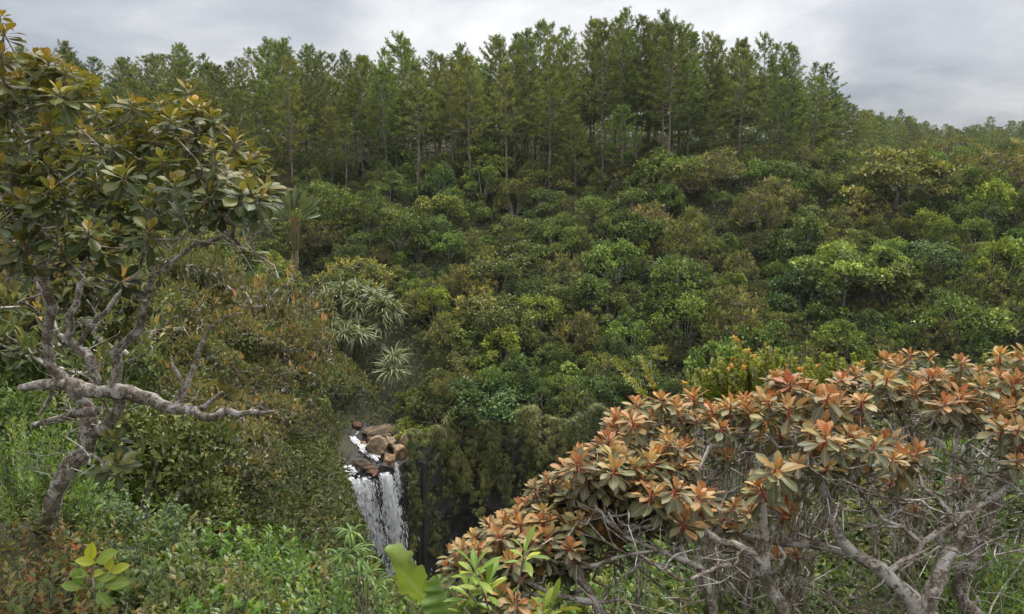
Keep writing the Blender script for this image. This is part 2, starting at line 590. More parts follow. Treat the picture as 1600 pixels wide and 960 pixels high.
def water_white():
    m, nt, out = new_mat('white_water')
    pb = N(nt, 'ShaderNodeBsdfPrincipled', Roughness=0.3)
    pb.inputs['Base Color'].default_value = (0.93, 0.94, 0.95, 1)
    tr = nt.nodes.new('ShaderNodeBsdfTranslucent')
    tr.inputs['Color'].default_value = (0.93, 0.94, 0.95, 1)
    ms = nt.nodes.new('ShaderNodeMixShader')
    ms.inputs[0].default_value = 0.35
    nt.links.new(pb.outputs[0], ms.inputs[1]); nt.links.new(tr.outputs[0], ms.inputs[2])
    nt.links.new(ms.outputs[0], out.inputs[0])
    return m


def water_dark():
    m, nt, out = new_mat('stream_water')
    pb = N(nt, 'ShaderNodeBsdfPrincipled', Roughness=0.08)
    pb.inputs['Base Color'].default_value = (0.02, 0.022, 0.018, 1)
    tc = nt.nodes.new('ShaderNodeTexCoord')
    n1 = N(nt, 'ShaderNodeTexNoise', Scale=4.0, Detail=4.0)
    nt.links.new(tc.outputs['Object'], n1.inputs['Vector'])
    bp = N(nt, 'ShaderNodeBump', Strength=0.4, Distance=0.1)
    nt.links.new(n1.outputs[0], bp.inputs['Height']); nt.links.new(bp.outputs[0], pb.inputs['Normal'])
    nt.links.new(pb.outputs[0], out.inputs[0])
    return m


M_WHITE = water_white()
M_WATER = water_dark()

# ------------------------------------------------------------------ the ground
def sstep(x, a, b):
    t = np.clip((x - a) / (b - a), 0, 1)
    return t * t * (3 - 2 * t)


def wob(x, y, s, seed=0.0):
    return (np.sin(x * s + 1.3 + seed) * np.cos(y * s * 1.17 + 0.7 * seed) + 0.5 * np.sin(x * s * 2.3 - y * s * 1.9 + seed * 2.1) + 0.3 * np.cos(x * s * 4.1 + y * s * 3.7 + seed)) / 1.8


SHELF = np.array([(-30, -1.6), (0, -1.75), (2, -2.3), (3.5, -3.0), (6.8, -4.15), (8, -5.2), (10, -7.0), (20, -8.8), (33, -13.0), (47, -19.8), (52, -21.0), (58, -20.6), (70, -15.4), (82, -9.6), (93, -5.0), (101, -2.6), (112, -1.0), (124, -0.6), (150, -1.2), (200, -1.6), (330, 2.5), (430, 4.0), (2500, 6.0)])
GORGE = np.array([(-30, -1.6), (0, -1.75), (2, -2.3), (3.5, -3.05), (6, -4.0), (9, -7.2), (15, -16), (24, -28), (34, -35), (80, -37)])


def cliff_y(x):
    return 52.0 + 5.0 * sstep(x, -9.5, -3.0) + 1.6 * sstep(x, 4, 9) - 2.0 * sstep(x, 16, 30) + 0.5 * np.sin(x * 0.9) * sstep(x, -8, -4)


def ground_z(x, y):
    x, y = np.asarray(x, float), np.asarray(y, float)
    sh = np.interp(y, SHELF[:, 0], SHELF[:, 1])
    left = np.clip(-x - 0.27 * y - 0.6, 0, 14)
    sh = sh + 0.30 * left * sstep(y, 6, 14) * (1 - sstep(y, 55, 90)) * (1 - 0.6 * sstep(y, 40, 52))
    sh = sh + wob(x, y, 0.16, 2.0) * 0.5 * sstep(y, 7, 14)
    sh = sh + wob(x, y, 0.075, 5.0) * 1.6 * sstep(y, 62, 85) * (1 - sstep(y, 125, 150) * 0.6)
    # the stream bed behind the lip
    bed = np.exp(-((x + 9.2 + 0.12 * (y - 52)) / 3.6) ** 4) * sstep(y, 46, 51) * (1 - sstep(y, 58, 66))
    sh = sh * (1 - bed) + (-21.5 + 0.05 * (y - 52)) * bed
    sh = sh + 2.6 * sstep(y, 108, 140) * (1 - sstep(x, 0.33 * y, 0.42 * y)) * (1 - sstep(y, 200, 260))
    sh = sh + 0.95 * sstep(-x, 2.2, 4.2) * np.exp(-((y - 5.6) / 2.2) ** 2)
    go = np.interp(y, GORGE[:, 0], GORGE[:, 1])
    xb = -0.275 * y + 0.5
    into = sstep(x, xb, xb + 3.5) * (1 - sstep(y, cliff_y(x) - 0.6, cliff_y(x) + 0.5))
    knoll = 1.0 * np.exp(-((x - 4.2) / 2.3) ** 2 - ((y - 6.3) / 2.2) ** 2) * sstep(x, 0.6, 2.2)
    return sh * (1 - into) + np.minimum(go, sh) * into + knoll


def build_ground():
    xs = np.concatenate([np.linspace(-900, -160, 10), np.linspace(-150, -32, 40), np.linspace(-30, 34, 92), np.linspace(37, 260, 75), np.linspace(280, 900, 10)])
    ys = np.concatenate([np.linspace(-40, -2, 8), np.linspace(0, 62, 110), np.linspace(63.5, 150, 58), np.linspace(156, 430, 46), np.linspace(460, 1000, 10)])
    X, Y = np.meshgrid(xs, ys, indexing='xy')
    Z = ground_z(X, Y)
    v = np.stack([X, Y, Z], -1).reshape(-1, 3)
    nx, ny = len(xs), len(ys)
    i, j = np.meshgrid(np.arange(ny - 1), np.arange(nx - 1), indexing='ij')
    f = np.stack([i * nx + j, i * nx + j + 1, (i + 1) * nx + j + 1, (i + 1) * nx + j], -1).reshape(-1, 4)
    mb = MB()
    mb.add(v, f)
    mb.build('ground', M_SOIL, kind='structure')


build_ground()


def on_ground(x, y, dz=0.0):
    return np.array([x, y, float(ground_z(x, y)) + dz])


def ground_normal(x, y):
    e = 0.4
    dx = (ground_z(x + e, y) - ground_z(x - e, y)) / (2 * e)
    dy = (ground_z(x, y + e) - ground_z(x, y - e)) / (2 * e)
    return unit(np.stack([-dx, -dy, np.ones_like(dx)], -1))


# ------------------------------------------------------------------ the gorge: basalt cliff, hanging ferns, pool, stream, fall
def build_cliff():
    mb = MB()
    r = np.random.default_rng(5)
    xs, zs = np.arange(-13.0, 37, 0.34), np.arange(-38.0, -20.6, 0.4)
    X, Z = np.meshgrid(xs, zs)
    ci = np.floor(X / 0.85 + 0.5 * np.sin(Z * 0.6)).astype(int)
    cj = np.floor(Z / 1.9 + (ci * 0.37) % 1.0).astype(int)
    cell = np.sin(ci * 12.9898 + cj * 78.233) * 43758.5453
    cell = cell - np.floor(cell)
    ledge = np.sin(Z * 1.1 + np.sin(X * 0.5) * 1.5)
    Y = cliff_y(X) - 0.75 - 0.7 * cell - 0.45 * np.maximum(0, ledge) + 0.05 * (Z + 20) * 0.6 + r.normal(size=X.shape) * 0.07
    V = np.stack([X + r.normal(size=X.shape) * 0.07, Y, Z + r.normal(size=X.shape) * 0.08 - (X < -6.4) * 0.5], -1).reshape(-1, 3)
    nx = len(xs)
    i, j = np.meshgrid(np.arange(len(zs) - 1), np.arange(nx - 1), indexing='ij')
    mb.add(V, np.stack([i * nx + j, i * nx + j + 1, (i + 1) * nx + j + 1, (i + 1) * nx + j], -1).reshape(-1, 4))
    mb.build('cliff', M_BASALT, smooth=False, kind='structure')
    # ferns and grass that hang down the face
    m = 15000
    cx = r.uniform(-7.4, 34, m)
    drop = r.random(m) ** 1.25
    lim = 9.0 + 3.0 * np.sin(cx * 0.8) + 2.0 * np.sin(cx * 2.3 + 1) - 2.0 * np.exp(-((cx + 5.5) / 1.2) ** 2)
    cz = -18.7 + 0.5 * np.sin(cx * 1.3) - drop * np.clip(lim, 4, 13.5)
    keep = (np.sin(cx * 2.1 + 0.35 * cz) + np.sin(cx * 4.3 + 2 - 0.6 * cz) * 0.7 + r.normal(size=m) * 0.8) > -0.7
    cx, cz = cx[keep], cz[keep]
    m = len(cx)
    k = 20
    bulge = 0.55 * np.maximum(0, np.sin(cx * 1.9 + cz * 0.7)) + 0.35 * np.maximum(0, np.sin(cx * 4.7 - cz * 1.3))
    cy = cliff_y(cx) - 1.15 - r.uniform(0, 0.3, m) - bulge + (cz + 20) * 0.03
    C = np.repeat(np.stack([cx, cy, cz], -1), k, 0)
    n = len(C)
    a = r.uniform(math.pi * 0.95, math.pi * 2.05, n)
    el = r.normal(-0.1, 0.6, n)
    d = np.stack([np.cos(a) * np.cos(el) * 0.8, np.sin(a) * np.cos(el), np.sin(el) - 0.5], -1)
    nr = np.stack([np.cos(a) * 0.5, np.sin(a) * 0.6, np.full(n, 1.0)], -1) + r.normal(size=(n, 3)) * 0.25
    mb = MB()
    size = np.repeat(r.uniform(0.22, 0.62, m), k) * r.uniform(0.5, 1.1, n)
    age = np.clip(np.repeat(0.48 + 0.22 * np.sin(cx * 0.9 + cz * 0.35) + r.normal(size=m) * 0.2, k) + r.normal(size=n) * 0.12, 0, 1)
    tpl = leaf_grid(1.0, 0.09, 2, 1, 0.9, 0.3, 0.4, 0.0, 0.1)
    mb.tile(tpl, frames(d, nr, size), C, age)
    mb.build('hanging_ferns', M_HANG, smooth=False, kind='stuff')


build_cliff()


def sheet(name, pts, mat, kind='structure'):
    mb = MB()
    mb.add(np.array(pts, float), [list(range(len(pts)))])
    return mb.build(name, mat, kind=kind, smooth=False)


sheet('pool_water', [(-14, 30, -34.6), (40, 26, -34.6), (40, 60, -34.6), (-14, 56, -34.6)], M_WATER)


def build_stream():
    r = np.random.default_rng(8)
    path = np.array([px(556, 664, 60), px(552, 688, 56.5), px(563, 703, 54.8), px(580, 716, 53.2), px(591, 727, 52.2), px(598, 738, 51.4)])
    q = smooth_path(path, 0.35)
    q[:, 2] += 0.15
    mb = MB()
    w = np.interp(np.linspace(0, 1, len(q)), [0, 0.3, 0.6, 1], [1.0, 0.7, 0.55, 0.7])
    side = np.array([0.83, 0.55, 0])
    s = np.linspace(-1, 1, 5)
    v = q[:, None, :] + s[None, :, None] * w[:, None, None] * side[None, None, :]
    v[..., 2] += 0.05 * np.sin(v[..., 0] * 5) - 0.10 * s[None, :] ** 2
    f = [[i * 5 + j, i * 5 + j + 1, (i + 1) * 5 + j + 1, (i + 1) * 5 + j] for i in range(len(q) - 1) for j in range(4)]
    mb.add(v.reshape(-1, 3), f)
    mb.build('stream_water', M_WATER, kind='structure')
    # foam streaks that ride on it, and the fall itself
    mb = MB()
    k = int(len(q) * 0.28)
    for _ in range(190):
        i = r.integers(k, len(q) - 4)
        L = r.integers(1, 3)
        off = r.normal() * 0.26
        seg = q[i:i + L + 1] + side * off * w[i] + np.array([0, 0, 0.14 + r.random() * 0.16])
        ww = r.uniform(0.012, 0.055)
        sd = np.array([1, 0.1, 0.15]) * ww
        vv = np.concatenate([seg - sd, seg + sd])
        m = len(seg)
        mb.add(vv, [[a, a + 1, m + a + 1, m + a] for a in range(m - 1)])
    # foam lying in the side pool left of the fall
    for _ in range(100):
        c = px(r.choice([519, 527, 540, 548, 553], p=[.12, .2, .3, .26, .12]) + r.normal() * 4, 742 + r.normal() * 5, 50.6 + r.normal() * 0.3)
        a = r.uniform(0.03, 0.11)
        th = np.linspace(0, 2 * np.pi, 7)[:-1]
        ring = np.stack([c[0] + np.cos(th) * a * 1.5, c[1] + np.sin(th) * a, c[2] + np.sin(th) * a * 0.7 + r.normal(size=6) * 0.03], -1)
        mb.add(ring, [[0, 1, 2, 3, 4, 5]])

    def strand(p0, vx, vy, width, t_end, gap):
        t = 0.0
        vz = -r.uniform(0.2, 1.2)
        while t < t_end:
            dt = r.uniform(0.02, 0.085)
            if r.random() > gap * min(1.0, 0.62 + 0.4 * t):
                ts = np.linspace(t, min(t + dt, t_end), 3)
                P = p0 + np.stack([vx * ts, vy * ts, vz * ts - 4.9 * ts ** 2 * 0.8], -1) + r.normal(size=(1, 3)) * (0.04 + 0.14 * t)
                ww = width * r.uniform(0.4, 1.5)
                an = r.uniform(-0.6, 0.6)
                sd = np.array([math.cos(an), math.sin(an), r.normal() * 0.4]) * ww
                prof = np.array([0.35, 1.0, 0.3])[:, None]
                mb.add(np.concatenate([P - sd * prof, P + sd * prof]), [[0, 1, 4, 3], [1, 2, 5, 4]])
            t += dt * r.uniform(0.7, 1.2)

    for _ in range(330):                                       # main fall, from the broken lip
        u = r.choice([546, 552, 559, 567, 574, 584], p=[.10, .30, .22, .26, .09, .03]) + r.normal() * 1.9
        p0 = px(u, 749 + abs(r.normal()) * 5 - (u - 548) * 0.16, 50.5 + r.normal() * 0.15)
        strand(p0, 1.15 + r.normal() * 0.2, -1.2 + r.normal() * 0.25, r.uniform(0.02, 0.055), 1.6, 0.84)
    for _ in range(420):                                       # second fall fed by the stream
        p0 = px(601 + r.normal() * 3.5, 739 + abs(r.normal()) * 4, 50.5 + r.normal() * 0.15)
        strand(p0, 0.8 + r.normal() * 0.3, -0.9 + r.normal() * 0.25, r.uniform(0.018, 0.045), 1.6, 0.90)
    for _ in range(26):                                        # thin trickle right of the boulders
        p0 = px(619 + r.normal() * 0.7, 722 + abs(r.normal()) * 3, 50.9)
        strand(p0, 0.3, -0.5, 0.02, 0.7, 0.7)
    # spray
    n = 5200
    t = r.uniform(0.3, 1.65, n)
    base = np.stack([px(u, 750, 50.8) for u in r.uniform(546, 612, n)])
    P = base + np.stack([0.75 * t + r.normal(size=n) * 0.45 * t, -1.1 * t + r.normal(size=n) * 0.4, -0.6 * t - 3.9 * t ** 2 + r.normal(size=n) * 0.5], -1)
    s = r.uniform(0.008, 0.035, n)
    tv = np.array([[-1, 0, 0], [1, 0, 0], [0, 0, 1.6], [0, 0, -1.6]], float)
    mb.tile((tv, np.array([[0, 3, 1], [0, 1, 2]]), np.zeros(4), np.zeros(4)), np.eye(3)[None] * s[:, None, None], P, np.zeros(n))
    o = mb.build('waterfall', M_WHITE, kind='structure', smooth=False)
    o['label'] = 'white waterfall pouring from the boulder lip into the dark gorge'


build_stream()


def boulder_mesh(r, seed):
    import bmesh
    bm = bmesh.new()
    bmesh.ops.create_icosphere(bm, subdivisions=4, radius=1.0)
    planes = [(unit(r.normal(size=3)), r.uniform(0.55, 0.9)) for _ in range(15)]
    for v in bm.verts:
        p = np.array(v.co)
        for nn, dd in planes:
            e = p @ nn - dd
            if e > 0:
                p = p - nn * e * 0.96
        p = p * (1 + 0.05 * math.sin(p[0] * 6 + seed) * math.cos(p[1] * 5 + p[2] * 7))
        v.co = p
    me = bpy.data.meshes.new('boulder')
    bm.to_mesh(me)
    bm.free()
    for p in me.polygons:
        p.use_smooth = True
    me.materials.append(M_ROCK)
    return me


SMALL_STONES = []


def build_boulders():
    r = np.random.default_rng(21)
    ms = [boulder_mesh(r, k) for k in range(6)]
    T = (1, 1, 1); D = (0.22, 0.2, 0.18); W = (1.15, 1.1, 1.05); RD = (0.42, 0.22, 0.15); O = (1.3, 0.95, 0.55)
    rows = [
        (587, 699, 53.6, 34, 29, (0.85, 0.8, 0.7), 'big mossy brown boulder beside the white stream, largest on the ledge'),
        (611, 694, 54.3, 17, 17, T, 'round tan boulder between the mossy boulder and the cliff-edge stone'),
        (626, 710, 53.0, 25, 28, (1.25, 1.05, 0.85), 'rounded orange-tan boulder at the brink above the thin trickle'),
        (609, 720, 52.5, 22, 20, (1.15, 0.95, 0.75), 'tan boulder with a wet dark foot, beside the top of the fall'),
        (634, 690, 53.8, 20, 28, W, 'pale upright boulder at the cliff edge under the light green bush'),
        (597, 676, 56.6, 42, 22, (0.7, 0.66, 0.6), 'long low grey-brown slab at the back of the ledge'),
        (572, 675, 57.0, 16, 11, T, 'small flat tan stone at the back of the ledge'),
        (558, 667, 58.0, 16, 12, RD, 'dark reddish stone under the bank where the stream comes out'),
        (615, 675, 56.2, 9, 11, W, 'small pale stone beside the long low slab'),
        (567, 695, 55.0, 9, 10, O, 'small yellow-orange stone on the left bank of the white stream'),
        (603, 687, 54.9, 10, 9, T, 'small tan stone touching the top of the big mossy boulder'),
        (620, 700, 53.8, 11, 11, T, 'small tan stone wedged above the rounded orange-tan boulder'),
        (560, 726, 51.9, 34, 15, D, 'wet black slab between the two arms of the fall'),
        (581, 739, 51.1, 28, 16, RD, 'wet dark red slab at the lip between the two falls'),
        (618, 735, 51.5, 22, 20, D, 'wet black stone hanging over the drop below the trickle'),
        (545, 682, 57.2, 18, 12, D, 'dark wet stone at the head of the white stream'),
        (541, 737, 51.0, 26, 13, D, 'dark wet stone among the foam left of the main fall'),
        (600, 708, 53.4, 14, 12, D, 'dark stone in the gap below the big mossy boulder'),
        (643, 706, 53.4, 12, 22, (0.5, 0.48, 0.42), 'grey stone half under ferns at the right end of the ledge'),
        (478, 640, 48.0, 34, 26, (1.1, 0.95, 0.8), 'lone tan boulder among the bushes on the near bank'),
        (497, 800, 40.0, 10, 26, (0.8, 0.75, 0.6), 'narrow brown stone at the edge of the gorge bushes'),
    ]
    for u, v, d in [(578, 686, 55.6), (590, 684, 55.4), (618, 686, 55.0), (626, 696, 53.9), (603, 713, 53.0), (593, 716, 53.0), (571, 704, 54.4), (583, 681, 56.0), (608, 682, 55.4), (617, 724, 52.3), (602, 728, 52.2), (575, 727, 52.1), (551, 731, 51.8), (628, 722, 52.6)]:
        q = r.uniform(0.35, 0.95)
        rows.append((u, v, d, r.uniform(8, 13), r.uniform(7, 11), (q, q * 0.9, q * 0.8), 'small damp stone filling a gap between the larger boulders of the ledge'))
    for k, (u, v, d, w, h, tint, label) in enumerate(rows):
        c = px(u, v, d)
        o = link('boulder', ms[k % 6])
        o.location = Vector(c)
        o.scale = (w / 2 / FPX * d * 1.3, (w + h) / 4 / FPX * d * 1.3, h / 2 / FPX * d * 1.4)
        o.rotation_euler = (0, r.uniform(-0.15, 0.15), r.uniform(-0.5, 0.5))
        o.color = (*tint, 1)
        o['label'] = label
        o['category'] = 'boulder'
        o['group'] = 'boulders around the head of the waterfall'
        if label.startswith('small damp'):
            SMALL_STONES.append((o, 'small damp stone', np.array(c)))
    # bedrock that carries them
    mb = MB()
    xs = np.linspace(-14.0, -6.2, 40)
    ys = np.linspace(49.9, 58.5, 34)
    X, Y = np.meshgrid(xs, ys)
    lipy = 51.2 + 0.16 * np.sin(X * 2.7) + 0.14 * np.sin(X * 7.1) + 0.6 * sstep(X, -8.0, -7.2)
    back = sstep(Y, lipy - 0.25, lipy + 0.25)
    Z = -21.5 + 0.2 * np.sin(X * 5.3 + 1) * np.cos(X * 2.2) + 0.16 * np.sin(X * 2.1 + Y) * np.cos(Y * 1.6) + 0.09 * (Y - 51) - (1 - back) * 14
    Yp = np.where(back < 0.5, lipy - 0.1 - 0.5 * r.random(X.shape), Y)
    v = np.stack([X + r.normal(size=X.shape) * 0.06, Yp, Z], -1).reshape(-1, 3)
    nx = 40
    f = [[i * nx + j, i * nx + j + 1, (i + 1) * nx + j + 1, (i + 1) * nx + j] for i in range(33) for j in range(39)]
    mb.add(v, f)
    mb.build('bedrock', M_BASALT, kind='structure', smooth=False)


build_boulders()

# ------------------------------------------------------------------ labels for the many plants
ONES = 'zeroth first second third fourth fifth sixth seventh eighth ninth tenth eleventh twelfth thirteenth fourteenth fifteenth sixteenth seventeenth eighteenth nineteenth'.split()
TENS = {2: 'twent', 3: 'thirt', 4: 'fort', 5: 'fift', 6: 'sixt', 7: 'sevent', 8: 'eight', 9: 'ninet'}
UNITS = ' one two three four five six seven eight nine'.split(' ')


def ordinal(n):
    if n < 20:
        return ONES[n]
    if n < 100:
        t, u = divmod(n, 10)
        return TENS[t] + ('ieth' if u == 0 else 'y-' + ONES[u])
    h, u = divmod(n, 100)
    return UNITS[h] + '-hundred' + ('th' if u == 0 else '-and-' + ordinal(u))


def label_by_landmark(items, marks):
    """items: (object, look, point). Each is named by its look and its place beside the nearest landmark, ranked by distance."""
    seen = {}
    for o, look, p in items:
        u, v = proj(p)
        k = min(range(len(marks)), key=lambda i: (marks[i][0] - u) ** 2 + (marks[i][1] - v) ** 2)
        mu, mv, name = marks[k]
        du, dv = u - mu, v - mv
        side = ('right of' if du > 0 else 'left of') if abs(du) > abs(dv) else ('below' if dv > 0 else 'above')
        seen.setdefault((look, name, side), []).append((math.hypot(du, dv), o))
    for (look, name, side), rows in seen.items():
        rows.sort(key=lambda q: q[0])
        for i, (_, o) in enumerate(rows):
            o['label'] = '%s %s the %s, %snearest to it' % (look, side, name, '' if i == 0 else ordinal(i + 1) + ' ')


MARKS = [(555, 485, 'big screwpine clump'), (460, 350, 'fan-leaved palm'), (600, 695, 'waterfall boulders'), (740, 450, 'tan-crowned tree'), (1015, 335, 'pinkish-grey crown'),
         (1475, 388, 'bright tree fern'), (1320, 405, 'wide flat green crown'), (1135, 445, 'yellow bush'), (620, 565, 'small screwpine'), (1210, 300, 'grey tangled crown'),
         (760, 250, 'pale yellow-green bush'), (780, 640, 'fern-hung cliff'), (1560, 270, 'brown far dome'), (1000, 590, 'leaning spikes'), (1230, 550, 'yellow-tipped bush'), (900, 480, 'olive slope centre')]

label_by_landmark(SMALL_STONES, [(587, 699, 'big mossy brown boulder'), (626, 710, 'rounded orange-tan boulder'), (634, 690, 'pale upright boulder'), (597, 676, 'long low grey-brown slab'), (581, 739, 'wet dark red slab')])

# ------------------------------------------------------------------ pines
def pine_proto(r, H=20.0, crown=0.45, rmax=2.9, nb=52, open_=1.0):
    tr, cr = MB(), MB()
    lean = r.normal(size=2) * 0.25
    zs = np.linspace(0, H * 0.985, 12)
    path = np.stack([lean[0] * np.sin(zs / H * 2.5) + 0.06 * np.sin(zs), lean[1] * np.sin(zs / H * 2.2) + 0.06 * np.cos(zs * 0.8), zs], -1)
    tube(tr, path, np.linspace(0.19, 0.03, 12), 7, r=r)
    at = lambda z: np.array([np.interp(z, zs, path[:, k]) for k in range(3)])
    tu_p, tu_d = [], []
    az = r.uniform(0, 6.28)
    for b in range(nb):
        s = (b + r.random()) / nb                              # 0 low, 1 top
        z = H * (crown + (0.975 - crown) * s)
        az += 2.4 + r.normal() * 0.3
        prof = (0.55 + 0.45 * min(1, s / 0.25)) * (1 - s) ** 0.62 + 0.12
        Lb = rmax * 1.02 * prof * r.uniform(0.6, 1.15)
        el = math.radians(-8 + 62 * s ** 1.6 + r.normal() * 7)
        h = np.array([math.cos(az), math.sin(az), 0])
        p0 = at(z)
        t = np.linspace(0, 1, 5)
        bend = 0.22 * Lb
        pts = p0 + np.outer(t * Lb * math.cos(el), h) + np.outer(t * Lb * math.sin(el) + bend * t ** 2.2, [0, 0, 1])
        tube(tr, pts, np.linspace(0.05 - 0.028 * s, 0.012, 5), 4, r=r, cap=False)
        nt_ = max(3, int(Lb * 3.3 * open_))
        for q in range(nt_):
            w = 1 - 0.72 * (q / nt_) * r.uniform(0.8, 1.1)
            p = p0 + h * Lb * math.cos(el) * w + np.array([0, 0, Lb * math.sin(el) * w + bend * w ** 2.2])
            side = np.cross(h, [0, 0, 1]) * r.normal() * 0.26 * Lb * (1.1 - w) if q else 0
            tu_p.append(p + side + np.array([0, 0, r.uniform(0, 0.22)]))
            tu_d.append(unit(h * (0.5 + 0.3 * w) + np.array([0, 0, 0.55 + 0.5 * s]) + r.normal(size=3) * 0.35))
    for _ in range(5):
        tu_p.append(at(H * r.uniform(0.955, 0.99)) + r.normal(size=3) * 0.12); tu_d.append(unit(np.array([r.normal() * .3, r.normal() * .3, 1.0])))
    tp, td = np.array(tu_p), np.array(tu_d)
    k = 17
    P = np.repeat(tp, k, 0)
    Dv = unit(np.repeat(td, k, 0) + rand_dirs(r, len(P)) * 0.85)
    P = P + np.repeat(td, k, 0) * r.uniform(-0.12, 0.28, (len(P), 1))
    sc = r.uniform(0.34, 0.6, len(P))
    age = np.clip(np.repeat(np.clip(0.40 + 0.20 * 1.25 * r.normal(size=len(tp)) + 0.12 * (tp[:, 2] / H), 0, 1), k) + r.normal(size=len(P)) * 0.10, 0, 1)
    cr.tile(needle(1.0, 0.16), frames(Dv, rand_dirs(r, len(P)), sc), P, age)
    for _ in range(14):                                        # dead snags under the crown
        z = H * r.uniform(0.16, crown + 0.08)
        a = r.uniform(0, 6.28)
        Lb = r.uniform(0.5, 1.7)
        p0 = at(z)
        pts = p0 + np.outer(np.linspace(0, 1, 3) * Lb, [math.cos(a), math.sin(a), r.uniform(-.3, .5)])
        tube(tr, pts, [0.03, 0.02, 0.008], 4, r=r, cap=False)
    return tr.mesh('trunk', M_BARK_PINE), cr.mesh('crown', M_NEEDLE, smooth=False)


SKY_U = [-150, 60, 100, 150, 200, 240, 290, 350, 400, 440, 500, 560, 600, 625, 660, 720, 760, 800, 830, 870, 940, 1000, 1060, 1110, 1170, 1210, 1245, 1275, 1300]
SKY_V = [90, 85, 68, 98, 88, 88, 74, 104, 100, 62, 80, 92, 92, 56, 90, 80, 70, 64, 48, 66, 38, 26, 46, 72, 66, 84, 76, 112, 145]


def plant_pines():
    r = np.random.default_rng(31)
    kinds = [('slender pointed', pine_proto(r, 20, 0.34, 3.2, 54, 1.0)), ('broad dense', pine_proto(r, 20, 0.32, 4.3, 60, 1.05)), ('open ragged', pine_proto(r, 20, 0.42, 3.6, 46, 0.9)),
             ('bushy-topped', pine_proto(r, 20, 0.44, 4.0, 50, 1.0)), ('thin sparse', pine_proto(r, 20, 0.48, 2.9, 44, 0.85)), ('full conical', pine_proto(r, 20, 0.28, 3.8, 64, 1.0)),
             ('straight clear-stemmed', pine_proto(r, 20, 0.46, 3.5, 54))]
    protos = None
    spots = []
    for row, (y0, step) in enumerate([(95, 4.6), (100, 4.2), (106, 4.0), (112, 4.2), (120, 4.4), (130, 5.2)]):
        x = -0.70 * y0 + r.uniform(0, 3)
        while x < 0.43 * y0 + 2:
            u = 800 + 1200 * x / y0
            if u < (1060 if row == 0 else 1305 - row * 4) and not (u < 330 and row < 2 and r.random() < 0.6):
                spots.append((x + r.normal() * 0.8, y0 + r.normal() * 1.5 + max(0, (u - 1120) / 30.0), row))
            x += step * r.uniform(0.65, 1.35)
    rows = {}
    for x, y, row in spots:
        u = 800 + 1200 * x / y
        sky = np.interp(u, SKY_U, SKY_V)
        top = (250 - sky) / 1200 * min(y, 128)
        g = float(ground_z(x, y))
        H = (top - g) * (r.uniform(0.70, 0.97) if row < 3 else r.uniform(0.88, 1.04))
        if row < 2 and u < 1150 and r.random() < 0.2:
            H *= 0.72
        rows.setdefault(row, []).append((x, y, g, max(H, 7)))
    # trees set to stand where the tallest tops break the skyline
    for u, v, y in [(440, 58, 101), (625, 53, 103), (500, 78, 101), (825, 43, 104), (1000, 24, 104), (945, 34, 106), (1060, 44, 106), (1245, 72, 108), (1168, 62, 109), (1110, 70, 107), (100, 64, 120), (290, 74, 120), (560, 86, 102), (720, 78, 104), (775, 62, 106), (880, 64, 103)]:
        p = px(u, v, y)
        g = float(ground_z(p[0], y))
        rows.setdefault(1 if y < 105 else 2, []).append((p[0], y, g, p[2] - g))
    for u, v, d in [(1315, 146, 140), (1335, 162, 155), (1352, 172, 170), (1366, 182, 185), (1385, 186, 200), (1296, 136, 125), (1325, 160, 150), (1345, 172, 180), (1305, 150, 130), (1375, 180, 190), (1322, 172, 160), (1360, 176, 176)]:
        p = px(u, v, d)
        g = float(ground_z(p[0], d))
        rows.setdefault(6, []).append((p[0], d, g, p[2] - g))
    for k in range(92):                                         # the far ridge to the right
        u = r.uniform(1330, 1640)
        d = r.uniform(215, 330)
        x = (u - 800) / 1200 * d
        g = float(ground_z(x, d))
        sk = np.interp(u, [1330, 1400, 1440, 1480, 1530, 1560, 1590, 1640], [180, 186, 196, 198, 198, 190, 190, 184])
        top = (250 - sk) / 1200 * d
        rows.setdefault(7, []).append((x, d, g, (top - g) * r.uniform(0.8, 1.06)))
    for u, v, d in [(1410, 170, 240), (1358, 171, 225), (1550, 181, 260), (1585, 188, 300)]:
        p = px(u, v, d)
        g = float(ground_z(p[0], d))
        rows[7].append((p[0], d, g, p[2] - g))
    rn = {0: 'front row of the ridge pines', 1: 'second row of the ridge pines', 2: 'third row of the ridge pines', 3: 'fourth row of the ridge pines', 4: 'fifth row of the ridge pines', 5: 'rearmost row of the ridge pines',
          6: 'pines stepping down to the right', 7: 'small distant pines on the far ridge'}
    roots = []
    for name, (tm, cm) in kinds:
        roots.append([name, tm, cm, None])
    tot = 0
    for row in sorted(rows):
        lst = sorted(rows[row], key=lambda t: t[0] / t[1])
        for i, (x, y, g, H) in enumerate(lst):
            k = roots[int(r.integers(len(roots)))]
            look = k[0]
            s = H / 20.0
            wide = s * r.uniform(0.9, 1.12) if H > 15 else s * 1.35
            tint = np.array([1, 1, 1]) * r.uniform(0.75, 1.3) * np.array([r.uniform(0.84, 1.06), 1.0, r.uniform(0.85, 1.15)])
            label = '%s pine in the %s, %s from the left' % (look, rn[row], ordinal(i + 1))
            if k[3] is None:
                o = thing('pine_tree', label, 'tree', (x, y, g - 0.3), 0, 'pines of the ridge plantation')
                a = link('trunk', k[1], o); b = link('crown', k[2], o)
                b.color = (*tint, 1)
                o.rotation_euler = (0, 0, r.uniform(0, 6.28)); o.scale = (wide, wide, s)
                k[3] = o
            else:
                o = dup(k[3], (x, y, g - 0.3), r.uniform(0, 6.28), (wide, wide, s), tint, label)
                o.rotation_euler = (r.normal() * 0.022, r.normal() * 0.022, o.rotation_euler[2])
            tot += 1
    print('pines', tot)


plant_pines()

